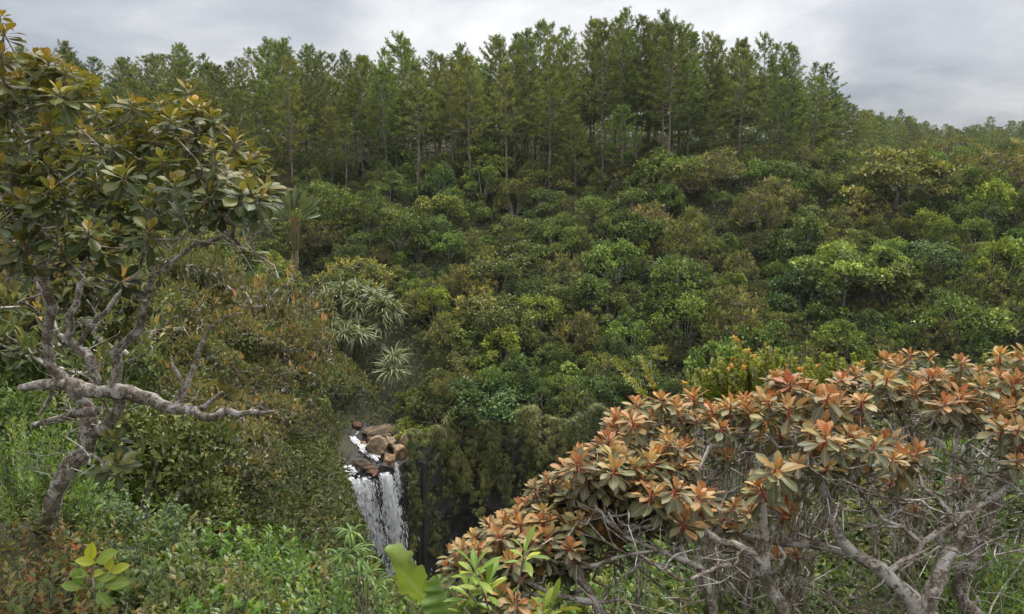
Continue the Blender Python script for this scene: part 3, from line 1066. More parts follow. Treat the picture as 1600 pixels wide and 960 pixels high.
# ------------------------------------------------------------------ bushes of the far slope
def leaf_blobs(mb, r, C, rad, n_each, L, W, squash=0.75, age0=0.45, spread=0.6, lift=0.14):
    C = np.asarray(C); m = len(C)
    n = m * n_each
    idx = np.repeat(np.arange(m), n_each)
    d = rand_dirs(r, n)
    d[:, 2] = np.where(d[:, 2] < -0.25, -d[:, 2], d[:, 2])
    rr = np.asarray(rad)[idx] * r.uniform(0.55, 1.06, n) if np.ndim(rad) else rad * r.uniform(0.55, 1.06, n)
    P = C[idx] + d * rr[:, None] * np.array([1, 1, squash])
    nr = unit(d + np.array([0, 0, 0.6]) + r.normal(size=(n, 3)) * 0.6)
    tang = unit(np.cross(nr, rand_dirs(r, n)))
    dr = unit(tang + d * spread + np.array([0, 0, -0.05]))
    cage = age0 + 0.16 * r.normal(size=m)
    age = np.clip(cage[idx] + r.normal(size=n) * 0.22, 0, 1)
    mb.tile(leaf_fold(1.0, W / L, lift), frames(dr, nr, r.uniform(0.65, 1.2, n) * L), P, age)


def bush_proto(r, R=2.3, H=3.0, clumps=26, each=95, L=0.30, W=0.15, flat=0.75, stem_mat=None):
    C, rad = [], []
    for i in range(clumps):
        d = unit(r.normal(size=3)); d[2] = abs(d[2]) * 1.2 - 0.32
        d = unit(d)
        q = r.uniform(0.55, 0.9)
        C.append([d[0] * R * q, d[1] * R * q, H * 0.42 + d[2] * H * 0.5 * q * 1.1])
        rad.append(r.uniform(0.38, 0.68) * R / 2.3)
    C = np.array(C)
    cr, st = MB(), MB()
    leaf_blobs(cr, r, C, np.array(rad), each, L, W, flat)
    for c in C[::2]:
        p = smooth_path([[c[0] * 0.06, c[1] * 0.06, -0.5], [c[0] * 0.35, c[1] * 0.35, H * 0.25], c], 0.6)
        tube(st, p, np.linspace(0.06, 0.015, len(p)), 4, r=r, cap=False)
    return st.mesh('stem', stem_mat or M_BARK_TWIG), cr.mesh('crown', M_FAR, smooth=False)


def twiggy_proto(r, R=2.2, H=3.2, tips=120, each=18, L=0.24, W=0.11, mat=None, bark=None, flat=0.55, step=0.35, tuft=0.26, umbrella=False):
    g = Graph(r)
    g.limb([[0, 0, -0.5], [r.normal() * .2, r.normal() * .2, H * 0.22], [r.normal() * .3, r.normal() * .3, H * 0.4]], 0.09 * R / 2.2, 0.05 * R / 2.2, step=step)
    T = []
    for i in range(tips):
        d = unit(r.normal(size=3) * [1, 1, 0.85]); d[2] = abs(d[2]) * 1.15 - 0.2
        q = r.uniform(0.72, 1.0) if r.random() < 0.8 else r.uniform(0.4, 0.8)
        if umbrella:
            a = r.uniform(0, 6.283); w = math.sqrt(r.random())
            T.append([math.cos(a) * w * R, math.sin(a) * w * R, H * (0.62 + 0.36 * (1 - w ** 2.4 * flat) * r.uniform(0.8, 1.0)) + 0.1 * H * math.sin(a * 3 + R) * w])
            continue
        lump = 1 + 0.16 * math.sin(d[0] * 5 + R * 9) * math.cos(d[1] * 4 + R * 5)
        T.append([d[0] * R * q * lump, d[1] * R * q * lump, H * (0.38 + 0.6 * d[2] * q * lump * (1.25 - 0.5 * flat))])
    T = np.array(sorted(T, key=lambda p: p[0] ** 2 + p[1] ** 2 + (p[2] - H * .3) ** 2))
    ends = [g.attach(t, step, 0.25, 0.4)[1] for t in T]
    st, cr = MB(), MB()
    for p, q in g.chains(0.012 * R / 2.2, 2.2):
        tube(st, p, q, 5 if q[0] > 0.03 else 4, r=r, cap=False)
    n = tips * each
    idx = np.repeat(np.arange(tips), each)
    e = np.array(ends)[idx]
    d = unit(e * (0.45 if mat is None else 0.15) + rand_dirs(r, n))
    P = T[idx] + d * r.uniform(0.1, 1.0, (n, 1)) * tuft * R / 2.2
    nr = unit(e + np.array([0, 0, 0.5]) + r.normal(size=(n, 3)) * 0.4)
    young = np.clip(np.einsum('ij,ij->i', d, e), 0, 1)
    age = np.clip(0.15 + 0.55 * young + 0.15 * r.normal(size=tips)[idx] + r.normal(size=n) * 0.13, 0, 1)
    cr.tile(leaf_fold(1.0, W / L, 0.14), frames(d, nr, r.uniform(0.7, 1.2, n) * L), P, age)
    return st.mesh('stem', bark or M_BARK_PALE), cr.mesh('crown', mat or M_FAR, smooth=False)


def flat_tree_proto(r, R=3.0, H=4.4, layers=22, each=140):
    C, rad = [], []
    for i in range(layers):
        a = r.uniform(0, 6.283); q = math.sqrt(r.random()) * 0.82
        C.append([math.cos(a) * q * R, math.sin(a) * q * R, H * (0.95 - 0.45 * q ** 2 - 0.13 * r.random() - (0.3 * r.random() if i % 2 else 0))]); rad.append(r.uniform(0.6, 0.95))
    C = np.array(C)
    cr, st = MB(), MB()
    leaf_blobs(cr, r, C, np.array(rad), each, 0.30, 0.15, 0.42, 0.5)
    g = Graph(r)
    g.limb([[0, 0, -0.5], [0.15, 0.1, H * 0.3], [0.1, -0.1, H * 0.5]], 0.13, 0.09, step=0.5)
    for c in sorted(C.tolist(), key=lambda p: p[0] ** 2 + p[1] ** 2):
        g.attach(np.array(c) - [0, 0, 0.15], 0.5, 0.2, 0.3)
    for p, q in g.chains(0.03, 2.2):
        tube(st, p, q, 5, r=r, cap=False)
    return st.mesh('trunk', M_BARK_PALE), cr.mesh('crown', M_FAR, smooth=False)


TONES = {'dark green': (0.62, 0.80, 0.72), 'mid green': (0.92, 1.08, 0.88), 'olive': (1.10, 1.04, 0.86), 'fresh green': (1.12, 1.36, 0.95), 'yellow-green': (1.55, 1.6, 0.85),
         'grey-brown': (1.2, 1.06, 1.14), 'brownish': (1.14, 0.98, 0.90), 'dull green': (0.95, 0.98, 0.86), 'tan': (1.85, 1.45, 1.3), 'blue-green': (0.72, 1.0, 0.95), 'pinkish-grey': (1.8, 1.45, 1.65)}


class Kind:
    def __init__(self, name, cat, protos, part='stem', group=None):
        self.name, self.cat, self.part, self.group = name, cat, part, group
        self.p = [[a, b, None] for a, b in protos]
        self.count = 0

    def put(self, r, loc, scale, tint, rz=None, label=None, k=None):
        e = self.p[int(r.integers(len(self.p))) if k is None else k]
        rz = r.uniform(0, 6.283) if rz is None else rz
        self.count += 1
        if e[2] is None:
            o = thing(self.name, label, self.cat, loc, rz, self.group, scale)
            link(self.part, e[0], o)
            c = link('crown', e[1], o)
            c.color = (*tint, 1)
            e[2] = o
            return o
        return dup(e[2], loc, rz, scale, tint, label)


r_ = np.random.default_rng(44)
K_BROAD = Kind('broadleaf_bush', 'bush', [bush_proto(r_, 2.3, 3.0), bush_proto(r_, 2.1, 3.5, 24), bush_proto(r_, 2.6, 2.8, 30), bush_proto(r_, 2.2, 3.1, 18, 110, 0.38, 0.19), bush_proto(r_, 2.4, 3.3, 34, 80, 0.24, 0.12)], group='bushes covering the far slope')
K_DENSE = Kind('dense_bush', 'bush', [bush_proto(r_, 2.1, 2.8, 40, 85, 0.20, 0.10, 0.8), bush_proto(r_, 2.3, 3.4, 46, 80, 0.22, 0.10, 0.9), bush_proto(r_, 1.9, 3.8, 40, 85, 0.24, 0.12, 0.9)], group='dense bushes on the far slope')
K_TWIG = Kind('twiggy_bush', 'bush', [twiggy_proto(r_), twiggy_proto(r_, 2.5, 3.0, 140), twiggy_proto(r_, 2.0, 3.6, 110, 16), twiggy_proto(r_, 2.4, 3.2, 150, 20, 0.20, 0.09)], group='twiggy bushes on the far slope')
K_FLAT = Kind('spreading_tree', 'tree', [flat_tree_proto(r_), flat_tree_proto(r_, 2.6, 4.6, 20), flat_tree_proto(r_, 3.3, 4.2, 28)], part='trunk', group='small trees on the far slope')


def stand(u, v, h, d0=56.0, d1=160.0):
    """How far away a plant h metres tall stands on the slope when its top half shows at this pixel."""
    for d in np.arange(d0, d1, 0.5):
        p = px(u, v, d)
        if p[2] - h <= float(ground_z(p[0], d)):
            return float(d)
    return d1


def plant_slope():
    r = np.random.default_rng(52)
    items = []
    named = [   # plants that stand out in the photograph: kind, u, v of the crown, distance, scale, tone, look
        (K_TWIG, 738, 430, 66, 1.0, 'tan', 'tan tufted'), (K_TWIG, 745, 480, 64, 1.1, 'tan', 'tan low'), (K_TWIG, 1015, 335, 88, 1.0, 'pinkish-grey', 'pinkish-grey round'),
        (K_FLAT, 1320, 405, 84, 1.45, 'fresh green', 'broad flat-topped'), (K_BROAD, 1135, 445, 74, 0.55, 'yellow-green', 'yellow'), (K_BROAD, 760, 248, 106, 1.1, 'yellow-green', 'pale yellow-green'),
        (K_BROAD, 840, 480, 66, 1.0, 'yellow-green', 'pale domed'), (K_BROAD, 500, 330, 78, 0.9, 'yellow-green', 'bright leafy'), (K_TWIG, 1210, 300, 92, 1.1, 'grey-brown', 'grey tangled'),
        (K_FLAT, 435, 425, 62, 0.95, 'fresh green', 'layered bright green'), (K_BROAD, 650, 665, 55, 0.75, 'yellow-green', 'light feathery green'), (K_BROAD, 870, 590, 60, 0.7, 'yellow-green', 'pale green'),
        (K_BROAD, 910, 575, 59, 0.9, 'fresh green', 'fresh green'), (K_TWIG, 1120, 255, 104, 1.2, 'grey-brown', 'brown feathery'), (K_BROAD, 1230, 550, 62, 0.55, 'yellow-green', 'yellow-tipped'),
        (K_TWIG, 1560, 262, 112, 2.0, 'brownish', 'wide brown domed'), (K_FLAT, 1410, 255, 118, 1.4, 'olive', 'high spreading'), (K_BROAD, 1000, 480, 70, 0.8, 'fresh green', 'light green'),
        (K_BROAD, 770, 590, 60, 0.9, 'fresh green', 'bright rounded'), (K_BROAD, 1200, 330, 84, 0.8, 'yellow-green', 'bright yellow-green'), (K_BROAD, 1050, 250, 110, 1.3, 'fresh green', 'tall leafy')]
    taken = []
    for kd, u, v, d, s, tone, look in named:
        h = 2.0 * s if kd is not K_FLAT else 3.4 * s
        d = stand(u, v, h)
        s = s * d / (62.0 + 0.2 * (d - 62))  if d > 62 else s
        s = min(s, 2.2)
        h = 2.0 * s if kd is not K_FLAT else 3.4 * s
        d = stand(u, v, h)
        p = px(u, v, d)
        g = ground_z(p[0], d)
        z = max(p[2] - h, float(g) - 0.8)
        o = kd.put(r, (p[0], d, z), s, np.array(TONES[tone]) * 1.12)
        items.append((o, '%s %s' % (look, 'tree' if kd is K_FLAT else 'bush'), px(u, v, d)))
        taken.append((p[0], d, 1.5 * s))
    taken += [(px(555, 0, 67)[0], 67, 5.2), (px(555, 0, 62)[0], 62, 3.6), (px(460, 0, 75)[0], 75, 3.2), (px(462, 0, 70)[0], 70, 2.8), (px(465, 0, 66)[0], 66, 2.2), (px(620, 0, 63)[0], 63, 2.2)]
    pts = []
    tries = 0
    while tries < 110000 and len(pts) < 930:
        tries += 1
        far = r.random() < 0.22
        y = 56 + 54 * r.random() ** 0.9 if not far else r.uniform(106, 200)
        x = r.uniform(-0.72, 0.72) * y
        u = 800 + 1200 * x / y
        if far and u < 1230:
            continue
        if u < 340 and y < 80 and r.random() < 0.5:
            continue
        if y < cliff_y(np.array(x)) + 0.8 or (abs(x + 10) < 4.0 and y < 60.5):
            continue
        if y < 60 and x < -12 and r.random() < 0.3:
            continue
        sp = 1.7 + (y - 57) * 0.012 if y < 108 else 3.6 + (y - 108) * 0.02
        if any((x - a) ** 2 + (y - b) ** 2 < sp * sp for a, b in pts) or any((x - a) ** 2 + (y - b) ** 2 < c * c for a, b, c in taken):
            continue
        pts.append((x, y))
    names = list(TONES)
    for x, y in pts:
        u = 800 + 1200 * x / y
        patch = wob(np.array(x), np.array(y), 0.11, 9.0)
        kd = K_BROAD
        q = r.random()
        if q < 0.20 + 0.13 * patch:
            kd = K_TWIG
        elif q > 0.93:
            kd = K_FLAT
        if kd is K_BROAD and r.random() < 0.5:
            kd = K_DENSE
        if kd.count >= 285:
            kd = min((K_BROAD, K_DENSE, K_TWIG), key=lambda z: z.count)
        if kd is K_TWIG:
            tone = r.choice(['grey-brown', 'brownish', 'olive', 'dull green', 'tan'], p=[.26, .22, .22, .27, .03])
        else:
            w = np.array([.16, .27, .15, .20, .08, .09, .05])
            tone = r.choice(['dark green', 'mid green', 'olive', 'fresh green', 'yellow-green', 'dull green', 'blue-green'], p=w / w.sum())
        s = r.choice([0.5, 0.66, 0.82, 1.0, 1.3], p=[.14, .24, .27, .22, .13]) * r.uniform(0.9, 1.1) * (1.0 if y < 108 else 1.1)
        if kd is K_FLAT:
            s *= 0.72
        form = {'broadleaf_bush': 'leafy bush', 'dense_bush': 'dense fine-leaved bush', 'twiggy_bush': 'twiggy bush', 'spreading_tree': 'spreading tree'}[kd.name]
        p = on_ground(x, y, -0.25)
        o = kd.put(r, p, (s * r.uniform(.9, 1.15), s * r.uniform(.9, 1.15), s * r.uniform(0.9, 1.45)), np.array(TONES[tone]) * r.uniform(0.78, 1.3))
        items.append((o, tone + ' ' + form, p + [0, 0, 2 * s]))
    label_by_landmark(items, MARKS)
    print('slope', K_DENSE.count, K_BROAD.count, K_TWIG.count, K_FLAT.count)
    # low growth between them: nobody could count it
    mb = MB()
    n = 185000
    y = 53 + 70 * r.random(n) ** 0.85
    x = r.uniform(-0.74, 0.74, n) * y
    keep = (y > cliff_y(x) + 0.5) & ~((np.abs(x + 10) < 2.8) & (y < 58.5))
    x, y = x[keep], y[keep]
    n = len(x)
    z = ground_z(x, y) + r.random(n) ** 1.3 * (1.5 + 0.9 * wob(x, y, 0.9, 3.0))
    nr = unit(ground_normal(x, y) + np.array([0, -0.3, 0.3]) + r.normal(size=(n, 3)) * 0.5)
    d = unit(np.cross(nr, rand_dirs(r, n)))
    age = np.clip(0.42 + 0.22 * wob(x, y, 0.5, 1.0) + r.normal(size=n) * 0.2, 0, 1)
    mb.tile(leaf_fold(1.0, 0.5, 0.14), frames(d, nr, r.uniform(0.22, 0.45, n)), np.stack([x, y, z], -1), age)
    n = 60000                                                  # bank left of the fall and the near gorge sides
    y = 11 + 41 * r.random(n)
    x = r.uniform(-0.8, 1.0, n) * y
    keep = (y < cliff_y(x) - 1.5) & (ground_z(x, y) > -33)
    x, y = x[keep], y[keep]
    n = len(x)
    z = ground_z(x, y) + r.random(n) ** 1.5 * 0.8
    nr = unit(ground_normal(x, y) + r.normal(size=(n, 3)) * 0.5)
    d = unit(np.cross(nr, rand_dirs(r, n)))
    age = np.clip(0.4 + 0.22 * wob(x, y, 0.6, 1.0) + r.normal(size=n) * 0.2, 0, 1)
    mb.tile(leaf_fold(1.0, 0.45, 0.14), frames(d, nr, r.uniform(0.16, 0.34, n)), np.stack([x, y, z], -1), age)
    n = 60000                                                  # the plateau under and behind the pines
    y = r.uniform(112, 175, n)
    x = r.uniform(-0.74, 0.74, n) * y
    z = ground_z(x, y) + r.random(n) ** 1.3 * (2.6 + 1.5 * wob(x, y, 0.4, 3.0))
    nr = unit(np.array([0, -0.5, 0.7]) + r.normal(size=(n, 3)) * 0.5)
    d = unit(np.cross(nr, rand_dirs(r, n)))
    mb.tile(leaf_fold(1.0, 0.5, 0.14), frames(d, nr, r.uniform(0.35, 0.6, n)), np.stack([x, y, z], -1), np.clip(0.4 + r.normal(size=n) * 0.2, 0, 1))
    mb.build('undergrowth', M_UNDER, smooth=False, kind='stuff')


plant_slope()


def build_far_forest():
    r = np.random.default_rng(61)
    mb = MB()
    n = 7000                                                   # tree tops that read as one mass far behind
    y = np.where(r.random(n) < 0.5, r.uniform(146, 190, n), r.uniform(190, 420, n))
    x = r.uniform(-0.75, 0.78, n) * y
    u = 800 + 1200 * x / y
    zb = ground_z(x, y)
    H = np.where(u > 1290, r.uniform(3, 7, n) * np.where(y > 210, 1.25, 0.5), r.uniform(11, 17, n))
    C = np.stack([x, y, zb + H * r.uniform(0.12, 0.95, n)], -1)
    leaf_blobs(mb, r, C, r.uniform(1.0, 2.2, n), 26, 0.9, 0.34, 1.1, 0.35)
    mb.build('far_forest', M_NEEDLE, smooth=False, kind='stuff')


build_far_forest()

# ------------------------------------------------------------------ screwpines, fan palm, tree ferns on the slope
def strap_rosette(r, L=1.25, n=56):
    mb = MB()
    tpl = [leaf_grid(1.0, 0.075, 6, 2, dr, 0.35, 0.4, 0.0, 0.05) for dr in (0.6, 1.1, 1.6, 2.0)]
    for k in range(4):
        m = n // 4
        a = r.uniform(0, 6.283, m)
        el = np.radians(r.uniform(5, 75, m))
        d = np.stack([np.cos(a) * np.cos(el), np.sin(a) * np.cos(el), np.sin(el)], -1)
        nr = np.stack([-np.cos(a) * np.sin(el), -np.sin(a) * np.sin(el), np.cos(el)], -1)
        mb.tile(tpl[k], frames(d, nr, r.uniform(0.75, 1.15, m) * L), d * 0.05, np.clip(r.normal(0.55, 0.22, m), 0, 1))
    return mb.mesh('leaf_rosette', M_STRAP, smooth=False)


def build_screwpines():
    r = np.random.default_rng(71)
    ros = [strap_rosette(r) for _ in range(4)]
    specs = [('screwpine', 'big pale screwpine clump of many strap-leaved heads on the slope', 555, 530, 66.5, [(512, 462), (538, 452), (560, 455), (585, 462), (605, 480), (530, 478), (555, 480), (578, 485), (600, 500), (510, 495), (540, 500), (565, 505), (592, 515), (520, 515), (480, 495), (615, 492), (498, 505), (548, 468), (570, 470), (525, 465), (595, 475), (562, 490), (545, 512), (582, 522)], 1.55),
             ('screwpine', 'small two-headed screwpine with bare forked stems below the big clump', 634, 604, 63, [(620, 562), (610, 584)], 1.5),
             ('screwpine', 'low screwpine head poking out left of the big clump', 470, 535, 66, [(472, 505), (486, 522)], 1.1),
             ('screwpine', 'screwpine heads just under the big clump, by the orange bushes', 540, 555, 65, [(515, 530), (560, 527), (540, 522)], 1.3)]
    for name, label, bu, bv, d, heads, s in specs:
        b = px(bu, bv, d)
        root = thing(name, label, 'screwpine', (b[0], b[1], float(ground_z(b[0], b[1])) - 0.2), 0, 'screwpines on the far slope')
        org = np.array(root.location)
        g = Graph(r)
        top = b - org
        g.limb([[0, 0, 0], top * 0.5 + [0.1, 0, 0.3], top + [0, 0, 0.4]], 0.12, 0.08, step=0.4)
        for hu, hv in heads:
            dd = d + (490 - hv) * 0.045 + r.uniform(-0.6, 0.6)
            p = px(hu + r.normal() * 2, hv + r.normal() * 2, dd) - org
            k, e = g.attach(p, 0.4, 0.15, 0.5)
            o = link('leaf_rosette', ros[int(r.integers(4))], root)
            o.location = Vector(p); o.rotation_euler = (e[1] * -0.4, e[0] * 0.4, r.uniform(0, 6.28)); sc = s * r.uniform(0.8, 1.1); o.scale = (sc, sc, sc)
        st = MB()
        for p, q in g.chains(0.055, 2.4):
            tube(st, p, q, 6, r=r)
        st.build('trunk', M_BARK_PALE, root)


build_screwpines()


def build_fan_palm():
    r = np.random.default_rng(73)
    b = px(462, 415, 75)
    gz = float(ground_z(b[0], b[1])) - 0.2
    root = thing('fan_palm', 'fan-leaved palm with reddish leaf bases and dead leaves hanging down its stem', 'palm', (b[0], b[1], gz))
    org = np.array([b[0], b[1], gz])
    crown = px(460, 345, 75) - org
    st = MB()
    tube(st, smooth_path([[0, 0, 0], crown * 0.5 + [0.1, 0, 0], crown], 0.5), np.linspace(0.2, 0.16, len(smooth_path([[0, 0, 0], crown * 0.5 + [0.1, 0, 0], crown], 0.5))), 8, r=r)
    st.build('trunk', M_BARK_PALE, root)
    tpl = leaf_grid(1.0, 0.12, 8, 4, 0.45, 0.3, 0.62, 0.3, 0.1)
    mbs = []
    for i in range(24):
        a = math.radians(-62 + 124 * i / 23 + r.normal() * 3)
        mb = MB()
        d = np.array([[math.sin(a), r.normal() * 0.22, math.cos(a)]])
        nr = np.array([[math.cos(a) * r.normal() * .3, -1.0, 0.35]])
        mb.tile(tpl, frames(d, nr, np.array([r.uniform(2.6, 3.9)])), np.zeros((1, 3)), np.array([np.clip(r.normal(0.45, 0.2), 0, 0.8)]))
        o = mb.build('leaf', M_FAN, root)
        o.location = Vector(crown + [0, 0, -0.2])
    dead = leaf_grid(1.0, 0.13, 6, 2, 0.5, 0.4, 0.5, 0.1, 0.1)
    for i in range(14):
        a = r.uniform(0, 6.283)
        d = np.array([[math.cos(a) * 0.25, math.sin(a) * 0.25, -1.0]])
        mb = MB()
        mb.tile(dead, frames(d, np.array([[math.cos(a), math.sin(a), 0.2]]), np.array([r.uniform(2.0, 3.6)])), np.zeros((1, 3)), np.array([0.98 if i % 2 else 0.75]))
        o = mb.build('leaf', M_FAN, root)
        o.location = Vector(crown + [0.15 * math.cos(a), 0.15 * math.sin(a), -0.1])
        o.color = (1.1, 1.05, 1.2, 1) if i % 3 else (0.8, 1, 1, 1)
        o['label'] = 'dead brown leaf hanging against the stem'


build_fan_palm()


def build_tree_ferns():
    r = np.random.default_rng(75)
    fr = MB()
    L = 1.0                                                    # one frond, metre long: rachis with two rows of leaflets
    ts = np.linspace(0.08, 1, 22)
    z = -0.55 * ts ** 2
    for sgn in (-1, 1):
        P = np.stack([np.zeros(22), ts, z + 0.25 * ts], -1)
        d = np.stack([sgn * np.ones(22), np.full(22, 0.35), np.full(22, -0.2)], -1)
        fr.tile(leaf_fold(1, 0.2, 0.05), frames(d, np.tile([0, 0, 1.0], (22, 1)), 0.27 * np.sin(np.pi * np.clip(ts, 0.05, 0.97)) ** 0.7), P, r.uniform(.3, .7, 22))
    tube(fr, np.stack([np.zeros(22), ts, z + 0.25 * ts], -1), np.full(22, 0.012), 4, r=r)
    fm = fr.mesh('frond', M_LIME, smooth=False)
    for u, v, d, s, label in [(1474, 388, stand(1474, 388, 3.0), 1.7, 'bright star-shaped tree fern among the bushes on the slope'), (1545, 383, stand(1545, 383, 3.0), 1.5, 'tree fern by the right edge, beyond the star-shaped one'), (1470, 300, 110, 2.6, 'dark drooping tree fern high on the slope'), (668, 240, 112, 1.6, 'small tree fern under the pines')]:
        c = px(u, v, d)
        g = float(ground_z(c[0], d)) - 0.3
        root = thing('tree_fern', label, 'tree fern', (c[0], d, g), 0, 'tree ferns on the slope')
        st = MB()
        tube(st, np.array([[0, 0, 0], [0.05, 0, (c[2] - g) * 0.5], [0, 0, c[2] - g]]), [0.13, 0.11, 0.1], 7, r=r)
        st.build('trunk', M_BARK_PINE, root)
        for k in range(12):
            o = link('frond', fm, root)
            o.location = (0, 0, c[2] - g)
            o.rotation_euler = (r.uniform(0.05, 0.35), r.normal() * 0.1, k / 12 * 6.283 + r.normal() * 0.12)
            q = s * r.uniform(0.85, 1.1)
            o.scale = (q, q, q)
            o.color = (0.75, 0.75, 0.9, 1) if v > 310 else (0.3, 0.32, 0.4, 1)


build_tree_ferns()

# ------------------------------------------------------------------ bushes of the near bank (left, 9 to 45 m)
mid = lambda R, H, tips, each, L, W, fl, um: twiggy_proto(r_, R, H, tips, each, L, W, M_MID, M_BARK_TWIG, fl, 0.22, 0.15, um)
K_MID = Kind('rosette_bush', 'bush', [mid(1.7, 2.3, 200, 16, 0.14, 0.062, 0.5, True), mid(1.8, 2.3, 230, 16, 0.13, 0.06, 0.6, False), mid(2.0, 2.6, 230, 15, 0.14, 0.06, 0.55, True), mid(1.5, 2.6, 190, 16, 0.13, 0.06, 0.6, True), mid(1.9, 2.5, 220, 15, 0.13, 0.055, 0.45, False)], group='bushes on the near bank')
K_GREEN = Kind('leafy_bank_bush', 'bush', [bush_proto(r_, 1.6, 2.2, 46, 150, 0.095, 0.05, 0.8), bush_proto(r_, 1.5, 2.4, 42, 150, 0.10, 0.05, 0.8)], group='green bushes on the near bank')
MID_TONES = {'orange-tipped': (1.02, 0.95, 0.95), 'brownish': (0.98, 0.95, 0.85), 'olive': (0.88, 0.98, 0.85), 'green': (0.75, 0.95, 0.75), 'grey-olive': (0.95, 0.95, 1.05), 'dark': (0.6, 0.68, 0.7)}


def plant_bank():
    r = np.random.default_rng(82)
    items = []
    spec = [(360, 445, 27, 1.25, 'orange-tipped'), (300, 430, 30, 1.0, 'orange-tipped'), (430, 540, 25, 1.25, 'orange-tipped'), (500, 555, 27, 1.1, 'orange-tipped'), (350, 530, 24, 1.2, 'olive'), (270, 480, 27, 1.2, 'brownish'),
            (470, 600, 26, 1.0, 'brownish'), (230, 520, 19, 1.1, 'orange-tipped'), (300, 590, 18, 1.1, 'olive'), (380, 610, 20, 1.1, 'grey-olive'), (440, 660, 23, 1.1, 'brownish'), (350, 680, 17, 1.1, 'brownish'),
            (270, 680, 14, 1.0, 'grey-olive'), (420, 720, 20, 1.1, 'olive'), (480, 720, 25, 1.2, 'orange-tipped'), (330, 740, 14, 1.0, 'brownish'), (420, 770, 17, 1.0, 'brownish'), (460, 800, 20, 0.95, 'grey-olive'),
            (250, 750, 11.5, 0.8, 'olive'), (500, 680, 33, 1.3, 'olive'), (450, 690, 30, 1.2, 'olive'), (60, 500, 14, 1.2, 'olive'), (10, 470, 13, 1.2, 'brownish'), (120, 520, 16, 1.2, 'olive'), (20, 550, 12, 1.1, 'olive'),
            (170, 560, 14, 1.1, 'grey-olive'), (90, 590, 12, 1.0, 'green'), (200, 620, 13, 1.0, 'brownish'), (30, 620, 10, 0.9, 'green'), (150, 470, 20, 1.3, 'brownish'), (60, 430, 20, 1.4, 'brownish'), (-40, 520, 14, 1.3, 'brownish'),
            (230, 680, 11.5, 0.8, 'green'), (400, 480, 34, 1.2, 'olive'), (330, 500, 31, 1.3, 'brownish'), (520, 640, 42, 1.1, 'olive'), (490, 625, 43, 1.0, 'dark'), (440, 610, 36, 1.3, 'grey-olive'), (540, 600, 45, 1.3, 'olive'),
            (510, 760, 38, 1.0, 'dark'), (515, 820, 36, 1.0, 'dark'), (490, 850, 33, 0.9, 'olive'), (530, 700, 46, 1.1, 'olive'), (545, 690, 49, 0.8, 'brownish'), (500, 710, 42, 1.2, 'brownish'), (380, 560, 28, 1.2, 'brownish'), (210, 430, 27, 1.4, 'olive'), (100, 460, 24, 1.4, 'olive'),
            (520, 780, 42, 1.2, 'dark'), (530, 850, 41, 1.2, 'dark'), (510, 880, 36, 1.1, 'dark'), (400, 690, 26, 1.2, 'brownish'), (300, 640, 21, 1.2, 'olive'), (160, 640, 10.5, .7, 'grey-olive'), (40, 680, 9, 0.7, 'green')]
    for u, v, d, s, tone in spec:
        if u > 400 and v > 520 and d > 15:
            u, s = u - 46 - 26 * (d < 34), s * 0.84
        p = px(u, v, d)
        h = 1.75 * s
        g = float(ground_z(p[0], d))
        z = min(max(p[2] - h, g - 0.4), g + 0.5)
        sz = max(0.6, (p[2] - z) / 1.75)
        kd = K_GREEN if tone in ('green', 'dark') or (tone in ('olive', 'grey-olive') and r.random() < 0.5) else K_MID
        s = s * r.uniform(0.75, 1.1)
        o = kd.put(r, (p[0], d, z), (min(max(s, sz * 0.7), 2.0),) * 2 + (min(sz, max(s, sz * 0.7) * 1.35),), np.array(MID_TONES[tone]) * r.uniform(0.85, 1.2))
        items.append((o, tone + (' rosette-leaved bush' if kd is K_MID else ' leafy bush'), np.array([p[0], d, z + h])))
    marks = [(130, 640, 'grey gnarled trunk'), (480, 640, 'lone tan boulder'), (555, 540, 'screwpine heads'), (350, 430, 'orange bush top'), (560, 800, 'waterfall'), (330, 640, 'forked bare limb'), (420, 780, 'bright green thicket')]
    label_by_landmark(items, marks)


plant_bank()

